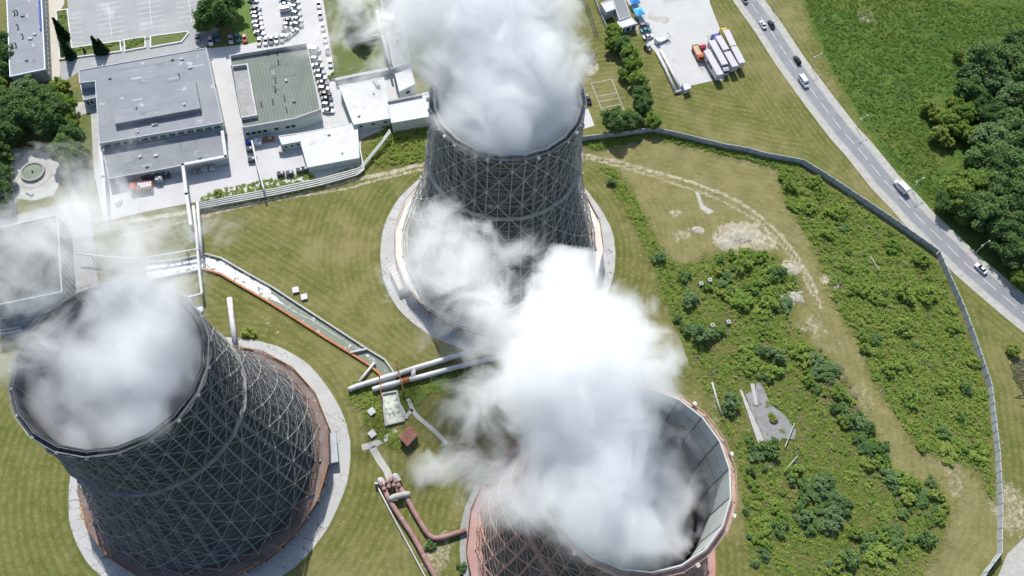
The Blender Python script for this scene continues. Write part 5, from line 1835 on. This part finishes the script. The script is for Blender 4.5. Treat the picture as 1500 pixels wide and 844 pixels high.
put_tree('deep', 520, 28, 4, .85, "dark tree in haze on the lawn by boiler house", None)
put_tree('deep2', 528, 44, 4, .8, "second dark hazy tree on the lawn, nearer the low wall", None)
put_tree('light', 1486, 512, 2, .55, "bush growing round the foot of the lattice pylon", None)
cf = None
for i, (bx, by, tx, ty, lab) in enumerate(((95, 56, 82, 25, "tall dark conifer at the upper end of the L shaped planter"), (105, 84, 90, 56, "tall dark conifer at the planter's inner corner"), (147, 77, 136, 53, "left of the two slim conifers in the planter"), (154, 77, 144, 57, "right of the two slim conifers in the planter"), (125, 77, 123, 70, "tiny dark conifer between the tall ones"))):
    b = at(bx, by)
    h = 4.0
    best = 1e9
    for hh in np.arange(1.0, 16, .25):
        e = (at(tx, ty, hh) - b).xy.length
        if e < best:
            best, h = e, hh
    s = h / 8.0
    if cf is None:
        cf = make_conifer(1.7, 8.0, 5)
        cf.location, cf.scale = b, (s, s, s)
        tag(cf, lab, None, "conifers in the planter")
    else:
        dup(cf, b, i * 1.1, (min(s * 1.15, 1.1), min(s * 1.15, 1.1), s), lab, "conifers in the planter")


# shrubs of the thickets
def shrub_points(R_, H_, seed, n):
    return crown_points(R_, H_ * .9, .05, 16, n // 16, seed, R_ * .38)


SHRUB = []
for i, (lm, R_, H_) in enumerate(((LEAF_MID, 1.5, 1.7), (LEAF_DEEP, 1.5, 1.9), (LEAF_LIGHT, 1.4, 1.3), (LEAF_BLUE, 1.6, 1.8), (LEAF_MID, 1.8, 1.5), (LEAF_DEEP, 1.3, 1.4))):
    SHRUB.append(quads_mesh("shrub", shrub_points(R_, H_, 40 + i, 900), .34, lm, 60 + i, up=1.8))


def sample_poly(poly_px, n, seed, mind=0.0, power=None):
    P_ = pts(poly_px)
    xs = [p.x for p in P_]
    ys = [p.y for p in P_]
    rng = random.Random(seed)
    out = []
    tries = 0
    while len(out) < n and tries < n * 200:
        tries += 1
        x, y = rng.uniform(min(xs), max(xs)), rng.uniform(min(ys), max(ys))
        c = False
        for i in range(len(P_)):
            a, b = P_[i], P_[(i + 1) % len(P_)]
            if (a.y > y) != (b.y > y) and x < (b.x - a.x) * (y - a.y) / (b.y - a.y) + a.x:
                c = not c
        if not c:
            continue
        if mind and any((x - q[0]) ** 2 + (y - q[1]) ** 2 < mind * mind for q in out):
            continue
        out.append((x, y))
    return out


def shrubs(poly, n, seed, label, group, smin, smax, mind, kinds=(0, 1, 2, 3, 4, 5)):
    rng = random.Random(seed)
    for x, y in sample_poly(poly, n, seed, mind):
        o = bpy.data.objects.new("shrub", SHRUB[rng.choice(kinds)])
        COL.objects.link(o)
        s = smin * .6 + (smax * 1.08 - smin * .6) * rng.random() ** 1.5
        o.location = (x, y, -.1)
        o.scale = (s * rng.uniform(.75, 1.35), s * rng.uniform(.75, 1.25), s * rng.uniform(.55, 1.2))
        o.rotation_euler = (0, 0, rng.uniform(0, 6.28))
        tag(o, label, "shrub", group)


CORE = [(1045, 375), (1080, 368), (1135, 385), (1165, 405), (1150, 455), (1120, 470), (1150, 500), (1190, 520), (1130, 560), (1060, 545), (1065, 520), (1110, 500), (1085, 455), (1040, 410)]
shrubs(CORE, 62, 1, "leafy green shrub in the dense thicket below the pale mounds", "shrubs of the central thicket", .7, 1.7, 1.9, (0, 1, 2, 0, 4, 3))
shrubs([(1170, 520), (1218, 535), (1262, 610), (1300, 680), (1270, 690), (1240, 640), (1215, 590), (1180, 560)], 34, 2, "green shrub in the strip left of the worn track", "shrubs left of the worn track", .8, 1.5, 2.0)
shrubs([(1150, 700), (1215, 690), (1245, 740), (1215, 785), (1165, 770)], 30, 3, "dark green shrub of the round clump near lower right", "dark shrubs of the round clump", .9, 1.5, 1.5, (1, 5, 1, 3))
shrubs([(1300, 690), (1372, 705), (1388, 745), (1350, 800), (1260, 830), (1210, 830), (1250, 780), (1300, 740)], 40, 4, "green shrub in the patch inside the track's lower bend", "shrubs inside the track's bend", .8, 1.5, 2.1)
shrubs(T_RIGHT, 85, 5, "green shrub in the thicket between worn track and fence", "shrubs of the right hand thicket", .6, 1.6, 2.5, (0, 0, 0, 4, 4, 5, 2, 4))
shrubs([(1085, 620), (1105, 660), (1130, 690), (1150, 720), (1140, 800), (1100, 830), (1090, 720)], 26, 6, "low green shrub along the right side of the pink walkway tower", "shrubs beside the pink walkway tower", .6, 1.2, 1.6)
for i, (x, y, s, k, lab) in enumerate(((1009, 440, 1.6, 3, "lone bluish round bush on the bright grass"), (1001, 406, 1.2, 1, "lone dark bush near the ring blocks"), (1024, 492, 2.1, 3, "large greyish bush at the end of the ditch"), (966, 378, 1.3, 3, "bluish bush at the foot of the left scrub strip"), (1035, 420, .9, 0, "small bush beside the hidden ring block"), (1052, 486, 1.1, 1, "bush beside the lower ring block"), (992, 468, .9, 1, "dark bush upper of two near the ditch"), (1000, 480, .8, 1, "dark bush lower of two near the ditch"),
                                       (1127, 660, 1.7, 1, "bush at the lower end of the old slab"), (1131, 613, .9, 2, "yellow green bush growing on the old slab"), (1070, 592, 1.7, 3, "bush left of the old slab"), (1160, 690, 1.3, 0, "bush by the fallen poles"), (320, 283, .9, 2, "bright bush beside the pipe bundle"), (365, 487, 1.3, 2, "bright bush at the foot of the upright looking white pipe"), (575, 716, .5, 1, "tuft of weeds among the valves"), (631, 799, .9, 1, "bush below the pink elbow"), (677, 831, .8, 1, "bush at the pink tower's wall"), (489, 112, 1.1, 2, "bright bush at the lawn's lower corner"),
                                       (895, 268, .9, 3, "small bluish bush in the left scrub strip"))):
    o = bpy.data.objects.new("shrub", SHRUB[k])
    COL.objects.link(o)
    o.location = at(x, y, .3)
    o.location.z = -.08
    o.scale = (s, s, s)
    o.rotation_euler = (0, 0, i)
    tag(o, lab, "shrub")


# low growth nobody could count
def scrub_points(poly, nclump, per, rmin, rmax, hgt, seed):
    rng = np.random.RandomState(seed)
    out = []
    slab = pts([(1080, 566), (1100, 556), (1114, 556), (1130, 592), (1164, 624), (1160, 690), (1146, 688), (1122, 650), (1104, 654)])
    sp_ = np.array(sample_poly(poly, nclump, seed))
    keep = ~inside(slab, sp_[:, 0], sp_[:, 1]) | (rng.rand(len(sp_)) < .03)
    for x, y in sp_[keep]:
        r = rng.uniform(rmin, rmax)
        w = rng.normal(size=(per, 3))
        w /= np.linalg.norm(w, axis=1)[:, None]
        w *= (rng.rand(per) ** .4)[:, None]
        w[:, :2] *= r
        w[:, 2] = np.abs(w[:, 2]) * hgt * rng.uniform(.5, 1.2)
        out.append(w + np.array([x, y, -.1]))
    return np.concatenate(out)


def stuff(name, label, pl, size, m_, seed):
    o = bpy.data.objects.new(name, quads_mesh(name, pl, size, m_, seed, up=1.8))
    COL.objects.link(o)
    tag(o, label, None, None, "stuff")


stuff("undergrowth", "low green undergrowth of the scrub", np.concatenate([scrub_points(T_RIGHT, 1500, 34, .5, 1.3, .8, 71), scrub_points(CORE, 320, 34, .5, 1.2, .8, 72), scrub_points(T_MID, 620, 26, .4, 1.0, .5, 73)]), .34, LEAF_MID, 81)
stuff("undergrowth", "bright low weeds in the scrub and along walls", np.concatenate([scrub_points(T_RIGHT, 1100, 26, .4, 1.1, .45, 74), scrub_points(T_MID, 760, 24, .35, .9, .35, 75), scrub_points(T_LEFT, 420, 26, .35, .9, .4, 76), scrub_points(T_HILL, 330, 30, .5, 1.1, .9, 77), scrub_points(T_CANAL, 230, 22, .3, .8, .4, 79), scrub_points(T_PIPE, 700, 24, .3, .8, .5, 80)]), .32, LEAF_LIGHT, 82)
stuff("undergrowth", "dark weeds along fence and hill foot", np.concatenate([scrub_points(T_FENCE, 420, 30, .4, 1.0, .8, 78), scrub_points(T_LEFT, 160, 30, .4, 1.0, .7, 83), scrub_points(T_CANAL2, 200, 22, .3, .8, .4, 84), scrub_points(T_MID, 260, 30, .4, 1.0, .8, 85)]), .33, LEAF_MID, 86)
MEADOW_IN = [(1160, -40), (1222, 105), (1306, 240), (1350, 290), (1405, 345), (1420, 300), (1380, 280), (1370, 200), (1350, 150), (1420, 110), (1440, 60), (1500, 40), (1510, -60)]
TWIG = leaf_mat('dry_twig', (.13, .105, .070), (.26, .225, .155), .1)
stuff("dry_brush", "dry grey brown brush and dead stems among the scrub", np.concatenate([scrub_points(T_RIGHT, 130, 30, .4, 1.3, .6, 101), scrub_points(T_MID, 200, 28, .4, 1.2, .45, 102), scrub_points([(1200, 500), (1235, 540), (1262, 600), (1240, 610), (1205, 560)], 60, 40, .5, 1.3, .8, 103)]), .30, TWIG, 104)
stuff("undergrowth", "taller yellow green growth in the right hand thicket", np.concatenate([scrub_points(T_RIGHT, 420, 60, .5, 1.8, 1.0, 105), scrub_points(CORE, 110, 60, .5, 1.7, 1.0, 106), scrub_points(T_MID, 150, 50, .5, 1.5, .8, 107)]), .34, LEAF_LIGHT, 108)
stuff("meadow_grass", "rough tall meadow grass beyond the road", np.concatenate([scrub_points(MEADOW_IN, 5200, 15, .25, 1.0, .30, 90)]), .28, leaf_mat('meadow_blade', (.075, .150, .028), (.150, .225, .048), .3), 91)
stuff("hedge_growth", "clipped green growth in the planters", np.concatenate([scrub_points([(83, 18), (99, 16), (105, 72), (92, 86), (88, 86)], 130, 22, .3, .7, .4, 92), scrub_points([(106, 72), (176, 62), (177, 66), (106, 76)], 70, 22, .3, .6, .5, 93), scrub_points([(183, 61), (212, 56), (213, 60), (185, 74)], 50, 22, .3, .6, .5, 94)]) + np.array([0, 0, .3]), .3, LEAF_MID, 95)


# ------------------------------------------------------------------ steam
def steam(name, label, key, puffs, k, ns, seed, erode=.78, core=(56.0, .9), sharp=2.9):
    """a plume: lumpy closed body filled with an uneven scattering volume"""
    c = TOWER[key]
    P_ = [(at(x, y, h), r, d) for x, y, h, r, d in puffs]
    # body: spheres round every puff fused to one skin
    import bmesh
    bm = bmesh.new()
    for p, r, d in P_:
        bmesh.ops.create_icosphere(bm, subdivisions=2, radius=r * 1.35, matrix=Matrix.Translation(p))
    bmesh.ops.create_cone(bm, cap_ends=True, segments=32, radius1=18.0, radius2=18.0, depth=22, matrix=Matrix.Translation((c.x, c.y, core[0] + 11)))
    me = bpy.data.meshes.new(name)
    bm.to_mesh(me)
    bm.free()
    tmp = bpy.data.objects.new(name, me)
    COL.objects.link(tmp)
    md = tmp.modifiers.new("fuse", 'REMESH')
    md.mode = 'VOXEL'
    md.voxel_size = 2.0
    dg = bpy.context.evaluated_depsgraph_get()
    me2 = bpy.data.meshes.new_from_object(tmp.evaluated_get(dg))
    bpy.data.objects.remove(tmp)
    me2.name = name
    o = bpy.data.objects.new(name, me2)
    COL.objects.link(o)
    tag(o, label, "steam")
    m = bpy.data.materials.new(name)
    m.use_nodes = True
    nt = m.node_tree
    nt.nodes.clear()
    N, L = nt.nodes, nt.links
    out = N.new("ShaderNodeOutputMaterial")
    vol = N.new("ShaderNodeVolumePrincipled")
    vol.inputs["Color"].default_value = (1.0, 1.0, 1.0, 1)
    vol.inputs["Anisotropy"].default_value = 0.1
    L.new(vol.outputs[0], out.inputs["Volume"])
    geo = N.new("ShaderNodeNewGeometry")
    pos = geo.outputs["Position"]

    def mt(op, a, b, cc_=None, clamp=False):
        n = N.new("ShaderNodeMath")
        n.operation = op
        n.use_clamp = clamp
        for i, v in enumerate((a, b, cc_)):
            if v is None:
                continue
            if isinstance(v, (int, float)):
                n.inputs[i].default_value = v
            else:
                L.new(v, n.inputs[i])
        return n.outputs[0]
    wn_ = N.new("ShaderNodeTexNoise")
    wn_.inputs["Scale"].default_value = .055
    wn_.inputs["Detail"].default_value = 2.5
    L.new(pos, wn_.inputs["Vector"])
    wv = N.new("ShaderNodeVectorMath")
    wv.operation = 'MULTIPLY_ADD'
    L.new(wn_.outputs["Color"], wv.inputs[0])
    wv.inputs[1].default_value = (22, 22, 18)
    off_ = N.new("ShaderNodeVectorMath")
    off_.operation = 'SUBTRACT'
    L.new(pos, off_.inputs[0])
    off_.inputs[1].default_value = (11, 11, 9)
    L.new(off_.outputs[0], wv.inputs[2])
    acc = None
    for p, r, d in P_:
        vd = N.new("ShaderNodeVectorMath")
        vd.operation = 'DISTANCE'
        L.new(wv.outputs[0], vd.inputs[0])
        vd.inputs[1].default_value = p
        mr = N.new("ShaderNodeMapRange")
        mr.inputs[1].default_value = r * .15
        mr.inputs[2].default_value = r * 1.25
        mr.inputs[3].default_value = d
        mr.inputs[4].default_value = 0.0
        L.new(vd.outputs["Value"], mr.inputs[0])
        acc = mr.outputs[0] if acc is None else mt('SMOOTH_MAX', acc, mr.outputs[0], .15)
    sp = N.new("ShaderNodeSeparateXYZ")
    L.new(pos, sp.inputs[0])
    dx, dy = mt('SUBTRACT', sp.outputs[0], c.x), mt('SUBTRACT', sp.outputs[1], c.y)
    rr_ = mt('SQRT', mt('ADD', mt('MULTIPLY', dx, dx), mt('MULTIPLY', dy, dy)), 0)
    above = mt('GREATER_THAN', sp.outputs[2], 74.2)
    inn = mt('LESS_THAN', rr_, 17.85)
    gate = mt('MAXIMUM', above, inn)
    column = N.new("ShaderNodeMapRange")
    column.inputs[1].default_value = 18.8
    column.inputs[2].default_value = 15.5
    column.inputs[3].default_value = 0.0
    column.inputs[4].default_value = core[1]
    L.new(rr_, column.inputs[0])
    fade = N.new("ShaderNodeMapRange")
    fade.inputs[1].default_value = 81.0
    fade.inputs[2].default_value = 73.0
    L.new(sp.outputs[2], fade.inputs[0])
    acc = mt('MAXIMUM', acc, mt('MULTIPLY', column.outputs[0], fade.outputs[0]))
    no = N.new("ShaderNodeTexNoise")
    no.inputs["Scale"].default_value = ns
    no.inputs["Detail"].default_value = 5.5
    no.inputs["Roughness"].default_value = .68
    no.inputs["Distortion"].default_value = 1.0
    mp = N.new("ShaderNodeMapping")
    mp.inputs["Location"].default_value = (seed * 3.1, seed * 1.7, seed)
    L.new(pos, mp.inputs[0])
    L.new(mp.outputs[0], no.inputs["Vector"])
    nr_ = N.new("ShaderNodeMapRange")
    nr_.inputs[1].default_value = .25
    nr_.inputs[2].default_value = .70
    nr_.inputs[3].default_value = erode
    nr_.inputs[4].default_value = 0.0
    L.new(no.outputs["Fac"], nr_.inputs[0])
    er = nr_.outputs[0]
    den = mt('MAXIMUM', mt('SUBTRACT', acc, er), 0.0)
    den = mt('MULTIPLY', mt('MINIMUM', mt('MULTIPLY', den, sharp), 1.0), gate)
    L.new(mt('MULTIPLY', den, k), vol.inputs["Density"])
    me2.materials.clear()
    me2.materials.append(m)
    return o


steam("steam_plume", "thin bluish white plume drifting out of the dark tower at lower left", 'A',
      [(165, 555, 68, 13, 1.2), (205, 600, 67, 12, 1.2), (240, 540, 69, 12, 1.2), (105, 590, 67, 9, 1.0), (150, 620, 66, 11, 1.1), (270, 490, 70, 10, 1.1), (180, 505, 75, 13, 1.2), (235, 490, 76, 10, 1.0), (110, 545, 75, 9, .9), (215, 430, 80, 13, .95), (180, 370, 84, 13, .72), (120, 400, 82, 12, .62), (50, 420, 82, 13, .54), (150, 320, 86, 14, .60), (40, 345, 84, 14, .54), (15, 400, 82, 12, .52), (230, 340, 80, 13, .56), (15, 510, 78, 9, .56), (290, 340, 78, 10, .44), (90, 240, 86, 10, .45), (260, 400, 78, 10, .62), (100, 310, 84, 14, .58), (50, 510, 79, 9, .78), (190, 280, 84, 13, .48), (120, 350, 84, 14, .64), (10, 570, 76, 7, .5)],
      .17, .10, 1, core=(50.0, .5), sharp=1.8)
steam("steam_plume", "tall white plume boiling out of the far tower to the top edge", 'B',
      [(745, 150, 76, 17, 1.2), (700, 165, 76, 9, 1.0), (795, 160, 76, 9, 1.0), (742, 100, 80, 18, 1.2), (728, 50, 83, 18, 1.2), (720, 0, 86, 19, 1.2), (665, 85, 80, 12, 1.05), (640, 35, 82, 14, 1.0), (806, 95, 78, 9, 1.0), (792, 40, 82, 11, 1.05), (785, -10, 85, 11, 1.0), (602, 75, 78, 12, .72), (565, 45, 78, 13, .64), (520, 10, 80, 13, .54), (740, -60, 90, 20, 1.2), (635, -30, 86, 18, 1.0), (470, 40, 78, 12, .46), (555, 110, 77, 10, .48), (690, 265, 62, 6, .5), (530, 120, 76, 9, .42)],
      .19, .10, 2, core=(56.0, 1.2))
steam("steam_plume", "dense white plume leaning out of the pink walkway tower across the middle", 'C',
      [(880, 665, 79, 13, 1.5), (856, 605, 82, 14, 1.6), (845, 545, 85, 15, 1.6), (893, 555, 83, 12, 1.4), (935, 548, 80, 8, .95), (840, 485, 86, 13, 1.4), (900, 505, 83, 10, 1.1), (878, 735, 76, 12, 1.2), (915, 785, 72, 9, .85), (975, 740, 64, 11, 1.0), (950, 780, 68, 9, .85), (1005, 715, 60, 8, .9), (1000, 680, 60, 8, .75), (860, 775, 74, 10, .85), (800, 645, 79, 12, 1.2), (787, 710, 78, 10, 1.1), (742, 690, 77, 10, .86), (690, 668, 77, 11, .74), (645, 680, 76, 9, .60), (715, 610, 78, 12, .68), (765, 575, 81, 12, .92), (775, 505, 82, 12, .90), (730, 450, 80, 13, .74), (690, 400, 79, 15, .70), (640, 365, 78, 13, .64), (755, 395, 79, 11, .60), (620, 420, 77, 10, .54), (690, 490, 78, 11, .58), (660, 600, 78, 10, .55), (830, 445, 80, 9, .7), (665, 640, 77, 7, .5)],
      .18, .10, 3, core=(50.0, .40))
